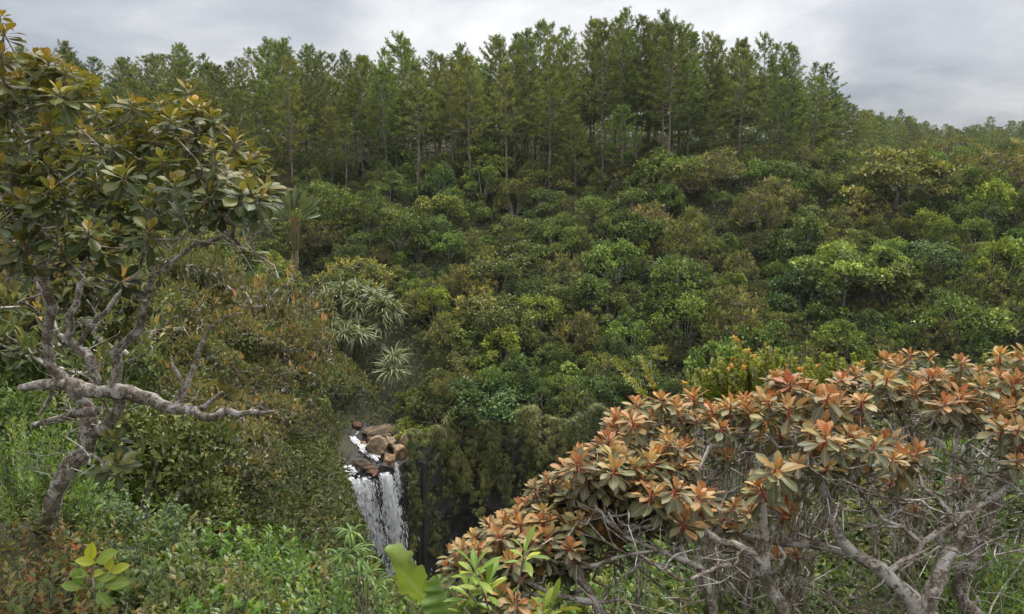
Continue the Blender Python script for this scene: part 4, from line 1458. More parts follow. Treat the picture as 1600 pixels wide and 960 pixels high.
# ------------------------------------------------------------------ small shrubs close to the camera
def shoot_shrub(r, R=0.5, H=0.75, shoots=60, per=24, L=0.055, W=0.022, lim=0.38, flare=0.7, mat=None):
    st, cr = MB(), MB()
    t1 = leaf_grid(1.0, W / L, 2, 2, 0.35, 0.25, 0.55, 0.05, 0.1)
    for _ in range(shoots):
        a = r.uniform(0, 6.283); q = math.sqrt(r.random())
        x, y = math.cos(a) * q * R, math.sin(a) * q * R
        h = H * (1 - 0.4 * q ** 2) * r.uniform(0.75, 1.1)
        p = smooth_path([[x * 0.2, y * 0.2, -0.15], [x * 0.7, y * 0.7, h * 0.45], [x * 1.08, y * 1.08, h]], 0.06)
        tube(st, p, np.linspace(0.006, 0.002, len(p)), 4, r=r, cap=False)
        n = per
        t = 1 - lim * r.random(n) ** 1.1 * 1.6
        t = np.clip(t, 0.1, 1)
        idx = t * (len(p) - 1)
        P = np.stack([np.interp(idx, np.arange(len(p)), p[:, k]) for k in range(3)], -1)
        tan = unit(p[-1] - p[-3])
        az = np.arange(n) * 2.4 + r.uniform(0, 6)
        e1 = unit(np.cross(tan, [0.3, 0.2, 1.0])); e2 = np.cross(tan, e1)
        out = np.cos(az)[:, None] * e1 + np.sin(az)[:, None] * e2
        inner = np.clip((t - 0.7) / 0.3, 0, 1)
        d = unit(out * (flare * (1.25 - inner[:, None] * 0.7)) + tan * 0.65 + np.array([0, 0, 0.12]) + r.normal(size=(n, 3)) * 0.12)
        nr = unit(tan + np.array([0, 0, 0.4]) - out * 0.3 + r.normal(size=(n, 3)) * 0.15)
        age = np.clip(0.30 + 0.35 * inner + 0.12 * r.normal() + r.normal(size=n) * 0.12 + (0.45 if r.random() < 0.05 else 0), 0, 1)
        age = np.minimum(age, 0.9) if r.random() < 0.9 else age
        cr.tile(t1, frames(d, nr, L * r.uniform(0.75, 1.25, n)), P, age)
    return st.mesh('stem', M_BARK_TWIG), cr.mesh('crown', mat or M_NEAR, smooth=True)


K_NEAR = Kind('leafy_shrub', 'shrub', [shoot_shrub(r_, 0.5, 0.7, 60, 26, 0.062, 0.034, 0.36, 1.1), shoot_shrub(r_, 0.55, 0.65, 66, 24, 0.055, 0.030, 0.4, 1.2), shoot_shrub(r_, 0.45, 0.8, 56, 28, 0.058, 0.028, 0.4, 1.0), shoot_shrub(r_, 0.5, 0.65, 50, 24, 0.075, 0.038, 0.34, 1.2), shoot_shrub(r_, 0.55, 0.6, 80, 26, 0.042, 0.024, 0.45, 1.2)], group='low shrubs close by')
K_FINE = Kind('narrow_leaved_shrub', 'shrub', [shoot_shrub(r_, 0.5, 0.75, 80, 60, 0.05, 0.010, 0.36, 0.8), shoot_shrub(r_, 0.5, 0.7, 84, 60, 0.045, 0.010, 0.36, 0.8)], group='low shrubs close by')
NEAR_TONES = {'bright green': (0.95, 1.35, 0.8), 'mid green': (0.85, 1.0, 0.9), 'olive': (1.05, 0.92, 0.8), 'reddish': (1.55, 0.72, 0.8), 'yellow-green': (1.6, 1.5, 0.8), 'dark green': (0.6, 0.85, 0.95), 'lush green': (1.0, 1.38, 0.75)}


def plant_near():
    r = np.random.default_rng(91)
    items = []
    spec = []
    # the thicket along the bottom left; v is the top of each shrub
    for u, v, d, tone, kd in [
        (20, 650, 6.6, 'lush green', K_FINE), (45, 700, 6.4, 'lush green', K_FINE), (10, 740, 6.0, 'lush green', K_FINE), (60, 770, 6.2, 'bright green', K_NEAR), (100, 770, 6.6, 'mid green', K_NEAR), (150, 790, 6.8, 'mid green', K_NEAR), (190, 770, 7.0, 'dark green', K_NEAR),
        (230, 800, 6.6, 'mid green', K_NEAR), (170, 740, 7.2, 'dark green', K_NEAR), (280, 820, 6.4, 'mid green', K_NEAR), (330, 820, 6.6, 'bright green', K_NEAR), (380, 815, 6.8, 'lush green', K_NEAR), (430, 825, 6.8, 'lush green', K_FINE), (350, 850, 6.0, 'bright green', K_NEAR), (470, 850, 6.4, 'bright green', K_NEAR), (410, 860, 5.8, 'bright green', K_NEAR),
        (510, 880, 6.0, 'olive', K_NEAR), (540, 905, 5.6, 'lush green', K_NEAR), (575, 900, 6.2, 'olive', K_FINE), (600, 910, 6.4, 'lush green', K_NEAR), (640, 935, 6.0, 'mid green', K_NEAR), (560, 935, 5.0, 'mid green', K_NEAR), (620, 950, 5.0, 'lush green', K_NEAR),
        (20, 815, 5.4, 'reddish', K_NEAR), (60, 830, 5.6, 'olive', K_NEAR), (90, 860, 5.0, 'mid green', K_NEAR), (10, 860, 4.8, 'olive', K_NEAR), (50, 890, 4.5, 'reddish', K_NEAR), (5, 905, 4.1, 'olive', K_NEAR), (110, 900, 4.5, 'olive', K_NEAR), (60, 930, 4.0, 'reddish', K_NEAR), (130, 935, 4.0, 'reddish', K_NEAR),
        (180, 900, 4.6, 'mid green', K_NEAR), (230, 870, 5.0, 'mid green', K_NEAR), (280, 880, 4.9, 'olive', K_NEAR), (240, 920, 4.3, 'mid green', K_NEAR), (300, 920, 4.4, 'bright green', K_NEAR), (350, 900, 4.8, 'olive', K_NEAR), (400, 910, 4.8, 'bright green', K_NEAR), (450, 910, 5.0, 'bright green', K_NEAR), (370, 945, 4.2, 'yellow-green', K_NEAR), (440, 945, 4.3, 'mid green', K_NEAR), (500, 930, 4.8, 'bright green', K_NEAR), (190, 950, 3.9, 'olive', K_NEAR), (310, 950, 3.9, 'mid green', K_NEAR), (210, 840, 5.6, 'dark green', K_NEAR), (150, 850, 5.6, 'mid green', K_NEAR), (290, 850, 5.8, 'mid green', K_NEAR), (120, 830, 6.0, 'olive', K_NEAR),
        # under and behind the rust-leaved shrub
        (830, 880, 5.2, 'yellow-green', K_NEAR), (890, 850, 5.6, 'yellow-green', K_NEAR), (940, 800, 6.4, 'mid green', K_NEAR), (980, 850, 5.4, 'yellow-green', K_NEAR), (1040, 830, 5.8, 'bright green', K_NEAR), (1090, 800, 6.4, 'yellow-green', K_NEAR), (1150, 820, 6.0, 'mid green', K_NEAR), (1010, 890, 4.8, 'mid green', K_NEAR), (930, 900, 4.8, 'bright green', K_NEAR), (1080, 890, 4.9, 'yellow-green', K_NEAR), (1140, 890, 5.0, 'mid green', K_NEAR), (870, 930, 4.4, 'bright green', K_NEAR), (960, 940, 4.3, 'olive', K_NEAR), (1050, 940, 4.3, 'mid green', K_NEAR), (1200, 860, 5.4, 'dark green', K_NEAR), (1260, 800, 6.2, 'dark green', K_NEAR), (1320, 780, 6.4, 'mid green', K_NEAR), (1270, 880, 5.0, 'mid green', K_NEAR), (1340, 870, 5.2, 'dark green', K_NEAR), (1390, 790, 6.2, 'dark green', K_NEAR), (1450, 760, 6.4, 'mid green', K_NEAR), (1420, 850, 5.4, 'dark green', K_NEAR), (1510, 740, 6.2, 'mid green', K_NEAR), (1570, 780, 5.8, 'dark green', K_FINE), (1550, 830, 5.0, 'lush green', K_FINE), (1590, 850, 4.6, 'lush green', K_FINE), (1580, 910, 4.2, 'lush green', K_FINE), (1500, 840, 5.4, 'mid green', K_NEAR), (1200, 940, 4.2, 'mid green', K_NEAR), (1300, 940, 4.2, 'mid green', K_NEAR), (1540, 920, 4.6, 'mid green', K_FINE),
        (1010, 740, 7.0, 'mid green', K_NEAR), (1080, 700, 7.2, 'mid green', K_NEAR), (1140, 720, 7.0, 'olive', K_NEAR), (1200, 700, 7.2, 'mid green', K_NEAR), (1260, 690, 7.2, 'olive', K_NEAR), (1330, 690, 7.2, 'mid green', K_NEAR), (1400, 680, 7.0, 'yellow-green', K_NEAR), (1470, 680, 7.0, 'mid green', K_NEAR), (1540, 690, 6.6, 'dark green', K_NEAR), (1590, 700, 6.4, 'mid green', K_NEAR), (1440, 720, 6.4, 'olive', K_NEAR), (1360, 740, 6.4, 'olive', K_NEAR)]:
        p = px(u, v, d)
        g = float(ground_z(p[0], d))
        s = r.uniform(0.85, 1.1) * (1.0 + max(0, d - 5) * 0.12)
        top = 0.78 * s
        z = p[2] - top
        if z > g:                                              # taller shrubs reach down to the ground
            s = min(max(s, (p[2] - g) / 0.85), 2.0)
            sz = (p[2] - g) / 0.78
            z = g
        else:
            sz, z = s, p[2] - top
        o = kd.put(r, (p[0], d, z), (s, s, sz), np.array(NEAR_TONES[tone]) * r.uniform(0.9, 1.1))
        items.append((o, '%s %s shrub' % (tone, 'fine-leaved' if kd is K_FINE else 'small-leaved'), p))
    marks = [(150, 890, 'big-leaved seedling'), (80, 800, 'foot of the grey trunk'), (548, 850, 'drooping whorled plant'), (640, 900, 'torn banana leaf'), (400, 830, 'brightest green thicket'), (1440, 940, 'forked pale trunk'),
             (1100, 860, 'bare left stem'), (870, 880, 'lowest rust leaves'), (1215, 740, 'big rust rosettes'), (1560, 900, 'lower right corner'), (40, 700, 'fine-leaved left edge')]
    label_by_landmark(items, marks)
    # leaf litter, moss and seedlings between the shrubs
    mb = MB()
    n = 90000
    y = r.uniform(1.2, 9.5, n)
    x = r.uniform(-1.1, 1.3, n) * (y + 0.5)
    z = ground_z(x, y) + 0.28 * r.random(n) ** 1.5
    nr = unit(np.array([0, -0.2, 1.0]) + r.normal(size=(n, 3)) * 0.5)
    d = unit(np.cross(nr, rand_dirs(r, n)))
    mb.tile(leaf_fold(1, 0.42, 0.12), frames(d, nr, r.uniform(0.03, 0.07, n)), np.stack([x, y, z], -1), np.clip(0.35 + 0.25 * wob(x, y, 1.3, 1.0) + r.normal(size=n) * 0.22, 0, 1))
    n = 60000                                                  # the bank beyond
    y = r.uniform(9, 30, n)
    x = r.uniform(-0.85, -0.05, n) * y
    z = ground_z(x, y) + 0.7 * r.random(n) ** 1.5
    nr = unit(np.array([0, -0.3, 1.0]) + r.normal(size=(n, 3)) * 0.5)
    d = unit(np.cross(nr, rand_dirs(r, n)))
    mb.tile(leaf_fold(1, 0.4, 0.12), frames(d, nr, r.uniform(0.07, 0.16, n)), np.stack([x, y, z], -1), np.clip(0.3 + 0.25 * wob(x, y, 0.8, 1.0) + r.normal(size=n) * 0.22, 0, 1))
    o = mb.build('ground_cover', M_NEAR, smooth=False, kind='stuff')
    o.color = (0.95, 0.82, 0.7, 1)


plant_near()

# ------------------------------------------------------------------ rosettes of large leaves for the two big plants close by
def rosette_layout(r, n, L, el_in, el_out, young_in, young_out, shape):
    """Leaves of one rosette: direction, normal, size, age and which leaf shape; inner ones upright and young."""
    rows = []
    az = r.uniform(0, 6.283)
    for i in range(n):
        t = i / (n - 1)
        az += 2.39996 + r.normal() * 0.18
        el = math.radians(el_in + (el_out - el_in) * t ** 0.8 + r.normal() * 8)
        d = np.array([math.cos(az) * math.cos(el), math.sin(az) * math.cos(el), math.sin(el)])
        nr = np.array([-math.cos(az) * math.sin(el), -math.sin(az) * math.sin(el), math.cos(el)]) + r.normal(size=3) * 0.18
        size = L * (0.55 + 0.45 * min(1, t * 2.2)) * r.uniform(0.82, 1.12)
        base = np.array([math.cos(az) * 0.004, math.sin(az) * 0.004, L * 0.36 * (0.5 - t)])
        age = float(np.clip(young_in + (young_out - young_in) * t + r.normal() * 0.09, 0, 1))
        rows.append((d, nr, size, base, age, int(r.integers(len(shape)))))
    return rows


AGES = [0.0, 0.17, 0.34, 0.5, 0.67, 0.84, 1.0]


class RosetteSet:
    def __init__(self, r, mat, shapes, stalk_mat, n, L, el, age, layouts=7):
        self.mat, self.L = mat, L
        self.shapes = shapes
        self.leaf = {}
        for a in AGES:
            for k, s in enumerate(shapes):
                mb = MB()
                mb.tile(s, np.eye(3)[None], np.zeros((1, 3)), np.array([a]))
                self.leaf[(a, k)] = mb.mesh('leaf', mat)
        self.lay, self.joined, self.core = [], [], []
        for _ in range(layouts):
            sh = -r.uniform(0, 0.30)
            rows = rosette_layout(r, int(n + r.integers(-4, 4)), L, *el, age[0] + sh, age[1] + sh * 0.5, shapes)
            self.lay.append(rows)
            mb = MB()
            for d, nr, size, base, ag, k in rows:
                mb.tile(shapes[k], frames(d[None], nr[None], np.array([size])), base[None], np.array([ag]))
            tube(mb, np.array([[0, 0, -0.5 * L], [0, 0, 0.0], [0, 0, 0.22 * L]]), [0.035 * L, 0.045 * L, 0.015 * L], 6, 1, r=r)
            self.joined.append(mb.mesh('leaf_rosette', [mat, stalk_mat]))
            mb = MB()
            tube(mb, np.array([[0, 0, -0.5 * L], [0, 0, 0.0], [0, 0, 0.22 * L]]), [0.035 * L, 0.045 * L, 0.015 * L], 6, 0, r=r)
            self.core.append(mb.mesh('leaf_rosette', stalk_mat))

    def put(self, r, parent, p, axis, scale, split, tint):
        k = int(r.integers(len(self.lay)))
        rot = Vector(axis).to_track_quat('Z', 'Y')
        from mathutils import Quaternion
        q = rot @ Quaternion((0, 0, 1), r.uniform(0, 6.283))
        o = link('leaf_rosette', self.core[k] if split else self.joined[k], parent)
        o.rotation_mode = 'QUATERNION'
        o.rotation_quaternion = q
        o.location = Vector(p)
        o.scale = (scale,) * 3
        o.color = (*tint, 1)
        n = 0
        if split:
            for d, nr, size, base, ag, s in self.lay[k]:
                a = min(AGES, key=lambda z: abs(z - ag))
                lf = link('leaf', self.leaf[(a, s)], o)
                R = frames(d[None], nr[None], 1.0)[0]
                lf.matrix_basis = Matrix.Translation(Vector(base)) @ Matrix(R.tolist()).to_4x4() @ Matrix.Scale(size, 4)
                lf.color = (*(np.array(tint) * r.uniform(0.88, 1.12)), 1)
                n += 1
        return n


def red_stalk():
    m, nt, out = new_mat('red_stalk')
    pb = N(nt, 'ShaderNodeBsdfPrincipled', Roughness=0.6)
    tc = nt.nodes.new('ShaderNodeTexCoord')
    n1 = N(nt, 'ShaderNodeTexNoise', Scale=60.0, Detail=3.0)
    nt.links.new(tc.outputs['Object'], n1.inputs['Vector'])
    nt.links.new(ramp(nt, n1.outputs[0], [(0.3, (0.17, 0.05, 0.025)), (0.7, (0.34, 0.10, 0.05))]), pb.inputs['Base Color'])
    nt.links.new(pb.outputs[0], out.inputs[0])
    return m


M_STALK = red_stalk()
rr_ = np.random.default_rng(101)
SH_O = [leaf_grid(1.0, w, 6, 4, dr, fo, 0.62, 0.13, 0.25, wv) for w, dr, fo, wv in ((0.36, 0.35, 0.25, 0.02), (0.40, 0.6, 0.15, 0.04), (0.33, 0.15, 0.35, 0.03), (0.38, -0.25, 0.3, 0.03))]
SH_G = [leaf_grid(1.0, w, 6, 4, dr, fo, 0.66, 0.10, 0.3, wv) for w, dr, fo, wv in ((0.44, 0.45, 0.2, 0.02), (0.50, 0.7, 0.12, 0.04), (0.42, 0.25, 0.3, 0.03), (0.47, -0.2, 0.25, 0.03))]
RS_ORANGE = RosetteSet(rr_, M_ORANGE, SH_O, M_STALK, 26, 0.10, (80, -36), (1.0, 0.0), 12)
RS_GREEN = RosetteSet(rr_, M_GLOSSY, SH_G, M_BARK_GREY, 18, 0.142, (74, -32), (0.95, -0.2), 8)


def grow(name, label, cat, limbs, tips, rs, r, tip_r, split_n, scale, bark, step=0.09, dead=0, dead_r=(0.3, 0.8), group=None, tint_f=None, pw=2.35, extra_twigs=0):
    """A plant from pixel-traced limbs (each point u, v, distance, radius) with a rosette at every tip."""
    first = limbs[0][0]
    b = px(first[0], first[1], first[2])
    g0 = float(ground_z(b[0], b[1]))
    base = np.array([b[0], b[1], min(g0, b[2]) - 0.1])
    root = thing(name, label, cat, base, 0, group)
    g = Graph(r)
    for li, pts in enumerate(limbs):
        P = np.array([px(u, v, d) - base for u, v, d, _ in pts])
        rad = [q[3] for q in pts]
        if li == 0 or pts[0][3] < 0:
            P = np.vstack([[P[0][0] * 1.0, P[0][1], min(g0, P[0][2] + base[2]) - base[2] - 0.1], P])
            rad = [abs(rad[0]) * 1.15] + [abs(q) for q in rad]
            par = None
        else:
            par = g.nearest(P[0])
        q = smooth_path(np.column_stack([P, rad]), step)
        k = par if par is not None else -1
        for i, row in enumerate(q):
            if i == 0 and par is not None:
                continue
            k = g.node(row[:3] + (r.normal(size=3) * 0.10 * step if 0 < i < len(q) - 1 else 0), k, max(row[3], 0.003), i > len(q) * 0.25)
    ends = []
    T = np.array([px(u, v, d) - base for u, v, d in tips])
    order = np.argsort([np.min(np.linalg.norm(np.array(g.P) - t, axis=1)) for t in T])
    axis = {}
    for i in order:
        below = T[i] - np.array([0, 0, 0.06])
        k, e = g.attach(below, step, 0.22, 0.5)
        axis[i] = unit(e * [1, 0.7, 0.5] + np.array([0, 0, 1.0]))

    def under(p, m=0.1):
        q = np.hypot(T[:, 0] - p[0], T[:, 1] - p[1])
        i = np.argsort(q)[:3]
        return q[i[0]] < 0.45 and p[2] < T[i, 2].min() - m

    for _ in range(extra_twigs):
        i = int(r.integers(len(g.P)))
        t = g.P[i] + unit(r.normal(size=3) + [0, 0, 0.2]) * r.uniform(*dead_r)
        if under(t):
            g.attach(t, step, 0.35, 0.1)
    ch = g.chains(tip_r, pw)
    ch.sort(key=lambda c: -c[1][0] * len(c[0]))
    tw = MB()
    for i, (p, q) in enumerate(ch):
        if q[0] > 0.012 and i < 120:
            mb = MB()
            tube(mb, p, q, 13 if q[0] > 0.03 else 6, r=r, rough=0.11 if q[0] > 0.02 else 0.04)
            mb.build('trunk' if i == 0 else 'branch', bark, root)
        else:
            tube(tw, p, q, 5, r=r, cap=False)
    for _ in range(dead):                                       # dry bare twigs
        i = int(r.integers(len(g.P)))
        a = g.P[i]
        d = unit(r.normal(size=3) * [1, 1, 0.5] + [0, 0, 0.35])
        Lt = r.uniform(*dead_r)
        pts = a + np.outer(np.linspace(0, 1, 6), d * Lt) + np.cumsum(r.normal(size=(6, 3)) * Lt * 0.055, 0) + np.outer(np.linspace(0, 1, 6) ** 2, [0, 0, Lt * r.uniform(-.1, .4)])
        pts[0] = a
        if not (under(pts[-1], 0.05) and under(pts[3], 0.05)):
            continue
        tube(tw, pts, np.linspace(0.006, 0.002, 6) * r.uniform(0.7, 1.4), 4, r=r, cap=False)
        if r.random() < 0.6:
            j = r.integers(2, 5)
            d2 = unit(d + r.normal(size=3) * 0.6)
            p2 = pts[j] + np.outer(np.linspace(0, 1, 4), d2 * Lt * 0.5)
            tube(tw, p2, [0.004, 0.003, 0.002, 0.0015], 4, r=r, cap=False)
    if tw.V:
        tw.build('twigs', M_BARK_TWIG, root, kind='stuff')
    near = np.argsort([T[i][1] - (0.0 if 0 <= tips[i][0] <= 1600 and tips[i][1] <= 960 else -50) for i in range(len(T))])
    used = 0
    done = set()
    for i in near:
        split = used < split_n
        s = scale * r.choice([0.72, 0.88, 1.0, 1.12]) * r.uniform(0.9, 1.1)
        tint = np.ones(3) * r.uniform(0.88, 1.1) if tint_f is None else tint_f(tips[i], r)
        used += rs.put(r, root, T[i], axis[i], s, split, tint)
    return root


def build_rust_shrubs():
    r = np.random.default_rng(111)
    D = lambda v: float(np.interp(v, [560, 620, 690, 760, 850, 950], [4.0, 3.6, 3.05, 3.0, 2.95, 2.7]))
    main = [(1450, 1010, 3.25, 0.0540), (1440, 960, 3.2, 0.0490), (1425, 935, 3.2, 0.0396)]
    limbs = [main,
             [(1425, 935, 3.2, 0.0360), (1375, 890, 3.2, 0.0302), (1335, 862, 3.2, 0.0274), (1300, 815, 3.2, 0.0230), (1275, 740, 3.15, 0.0144), (1262, 705, 3.1, 0.0094)],
             [(1335, 862, 3.2, 0.0245), (1260, 850, 3.3, 0.0202), (1180, 842, 3.4, 0.0144), (1130, 835, 3.45, 0.0086)],
             [(1440, 955, 3.2, 0.0396), (1465, 905, 3.25, 0.0360), (1495, 850, 3.35, 0.0288), (1500, 815, 3.4, 0.0216), (1545, 780, 3.5, 0.0130), (1580, 750, 3.55, 0.0086)],
             [(1495, 850, 3.35, 0.0216), (1480, 800, 3.45, 0.0173), (1440, 760, 3.5, 0.0086), (1430, 700, 3.6, 0.0065)],
             [(1500, 815, 3.4, 0.0144), (1440, 850, 3.35, 0.0144), (1410, 880, 3.3, 0.0158), (1385, 895, 3.25, 0.0144)],
             [(1540, 1000, 3.5, -0.0360), (1500, 920, 3.55, 0.0302), (1530, 850, 3.6, 0.0259), (1560, 780, 3.65, 0.0216), (1580, 700, 3.7, 0.0158), (1590, 640, 3.75, 0.0086)],
             [(1600, 740, 3.4, 0.0130), (1560, 752, 3.45, 0.0115), (1500, 720, 3.5, 0.0086), (1470, 690, 3.55, 0.0065)]]
    tips = [(1590, 600), (1565, 558), (1500, 568), (1540, 605), (1470, 588), (1420, 562), (1395, 598), (1430, 622), (1480, 632), (1360, 598), (1345, 628), (1310, 592), (1560, 645), (1592, 675), (1290, 618), (1600, 560), (1620, 620), (1450, 600), (1520, 590), (1385, 565), (1560, 590), (1335, 588),
            (1290, 690), (1322, 682), (1365, 705), (1392, 722), (1255, 682), (1215, 740), (1190, 765), (1240, 730), (1310, 700), (1345, 690),
            (1215, 600), (1232, 640), (1258, 640), (1262, 610), (1200, 625), (1240, 605), (1290, 645), (1500, 620), (1590, 640), (1620, 690)]
    t3 = [(u + r.normal() * 4, v + r.normal() * 4, D(v) + r.normal() * 0.10) for u, v in tips]
    t3 += [(u + r.normal() * 24, v + r.uniform(-4, 44), dd + r.uniform(0.05, 0.45)) for u, v, dd in t3 + t3 + t3 if r.random() < 0.8]
    t3 += [(1245, 868, 3.6), (1215, 872, 3.7), (1500, 760, 4.0), (1395, 770, 3.9), (1430, 800, 4.0)]
    tint = lambda t, rr: np.array([1, 1, 1]) * rr.uniform(0.88, 1.12) * np.array([1, rr.uniform(0.92, 1.12), 1])
    grow('rust_leaved_shrub', 'big shrub with rust-orange leaf rosettes on bare forking pale stems, lower right', 'shrub', limbs, t3, RS_ORANGE, r, 0.0030, 300, 1.0, M_BARK_TWIG, 0.08, 520, (0.2, 0.6), 'rust-leaved shrubs close by', tint, extra_twigs=110)
    limbs = [[(1230, 1010, 3.1, 0.0360), (1210, 930, 3.1, 0.0259), (1192, 880, 3.1, 0.0230), (1195, 830, 3.1, 0.0187), (1190, 770, 3.1, 0.0101)],
             [(1192, 880, 3.1, 0.0187), (1150, 850, 3.1, 0.0158), (1100, 830, 3.1, 0.0144), (1040, 800, 3.1, 0.0101), (1000, 760, 3.1, 0.0065)],
             [(1120, 1000, 3.0, -0.0245), (1105, 920, 3.0, 0.0202), (1095, 885, 3.0, 0.0173), (1050, 870, 3.0, 0.0130), (980, 840, 3.0, 0.0101), (940, 800, 3.05, 0.0072)],
             [(1195, 900, 3.1, 0.0115), (1225, 870, 3.0, 0.0065), (1205, 820, 3.0, 0.0043)],
             [(1040, 800, 3.1, 0.0086), (970, 835, 2.95, 0.0072), (950, 800, 2.95, 0.0058)],
             [(1190, 900, 3.1, 0.0130), (1130, 880, 3.05, 0.0101), (1080, 905, 2.9, 0.0072)]]
    tips = [(1175, 648), (1110, 642), (1130, 672), (1060, 642), (1030, 628), (1002, 640), (985, 662), (1160, 622), (1090, 625), (1140, 640), (1190, 655), (1010, 655),
            (880, 735), (900, 730), (915, 745), (945, 755), (965, 765), (985, 775), (1015, 775), (960, 740), (1040, 790), (1000, 672), (975, 692), (950, 692), (1045, 692), (1062, 702), (1012, 720), (990, 732), (960, 722), (920, 712), (905, 702), (940, 740), (1030, 715), (1050, 735), (930, 700), (975, 715),
            (1095, 782), (1140, 792), (1070, 822), (1055, 765), (1000, 750)]
    r = np.random.default_rng(114)
    t3 = [(u + r.normal() * 4, v + r.normal() * 4, float(np.interp(v, [620, 660, 700, 760, 850], [3.9, 3.6, 3.3, 3.05, 2.9])) + r.normal() * 0.08) for u, v in tips]
    t3 += [(u + r.normal() * 22, v + r.uniform(-4, 44), dd + r.uniform(0.05, 0.4)) for u, v, dd in t3 + t3 + t3 if r.random() < 0.75]
    grow('rust_leaved_shrub', 'rust-leaved shrub with thin crossing stems, left of the big one', 'shrub', limbs, t3, RS_ORANGE, r, 0.0029, 290, 0.96, M_BARK_TWIG, 0.08, 380, (0.2, 0.6), 'rust-leaved shrubs close by', tint, extra_twigs=80)
    limbs = [[(960, 1010, 3.0, 0.0252), (930, 940, 3.0, 0.0202), (890, 890, 3.05, 0.0144), (860, 840, 3.1, 0.0086), (850, 800, 3.1, 0.0058)],
             [(930, 940, 3.0, 0.0144), (860, 930, 2.95, 0.0115), (800, 900, 2.95, 0.0086), (760, 880, 2.95, 0.0058)],
             [(900, 900, 3.0, 0.0115), (960, 870, 3.0, 0.0086), (1030, 860, 2.95, 0.0058)]]
    tips = [(890, 772), (860, 772), (835, 766), (872, 792), (850, 802), (910, 760), (905, 790), (880, 820), (930, 782), (820, 790),
            (742, 842), (722, 862), (772, 842), (746, 882), (782, 872), (822, 852), (812, 908), (782, 932), (722, 892), (755, 905), (800, 880), (840, 830), (810, 945),
            (790, 815), (805, 800), (815, 825), (845, 815), (858, 840), (875, 805), (890, 830), (905, 815), (925, 805), (945, 790), (865, 785), (900, 775), (920, 770), (880, 755), (855, 755), (835, 850), (860, 870), (765, 825), (785, 845), (745, 865), (890, 860), (935, 835)]
    r = np.random.default_rng(117)
    t3 = [(u + r.normal() * 3, v + r.normal() * 3, float(np.interp(v, [760, 800, 850, 950], [3.4, 3.2, 3.0, 2.7])) + r.normal() * 0.08) for u, v in tips]
    t3 += [(u + r.normal() * 16, v + r.uniform(8, 36), dd + r.uniform(0.05, 0.3)) for u, v, dd in t3 + t3 + t3 if r.random() < 0.7]
    tint2 = lambda t, rr: np.array([1, 1, 1]) * rr.uniform(0.85, 1.05) * np.array([1, rr.uniform(0.95, 1.15), 1.05])
    grow('rust_leaved_shrub', 'lowest rust-leaved shrub, paler and greener, leaning over the gorge edge', 'shrub', limbs, t3, RS_ORANGE, r, 0.0028, 280, 0.85, M_BARK_TWIG, 0.07, 160, (0.15, 0.45), 'rust-leaved shrubs close by', tint2, extra_twigs=30)


build_rust_shrubs()


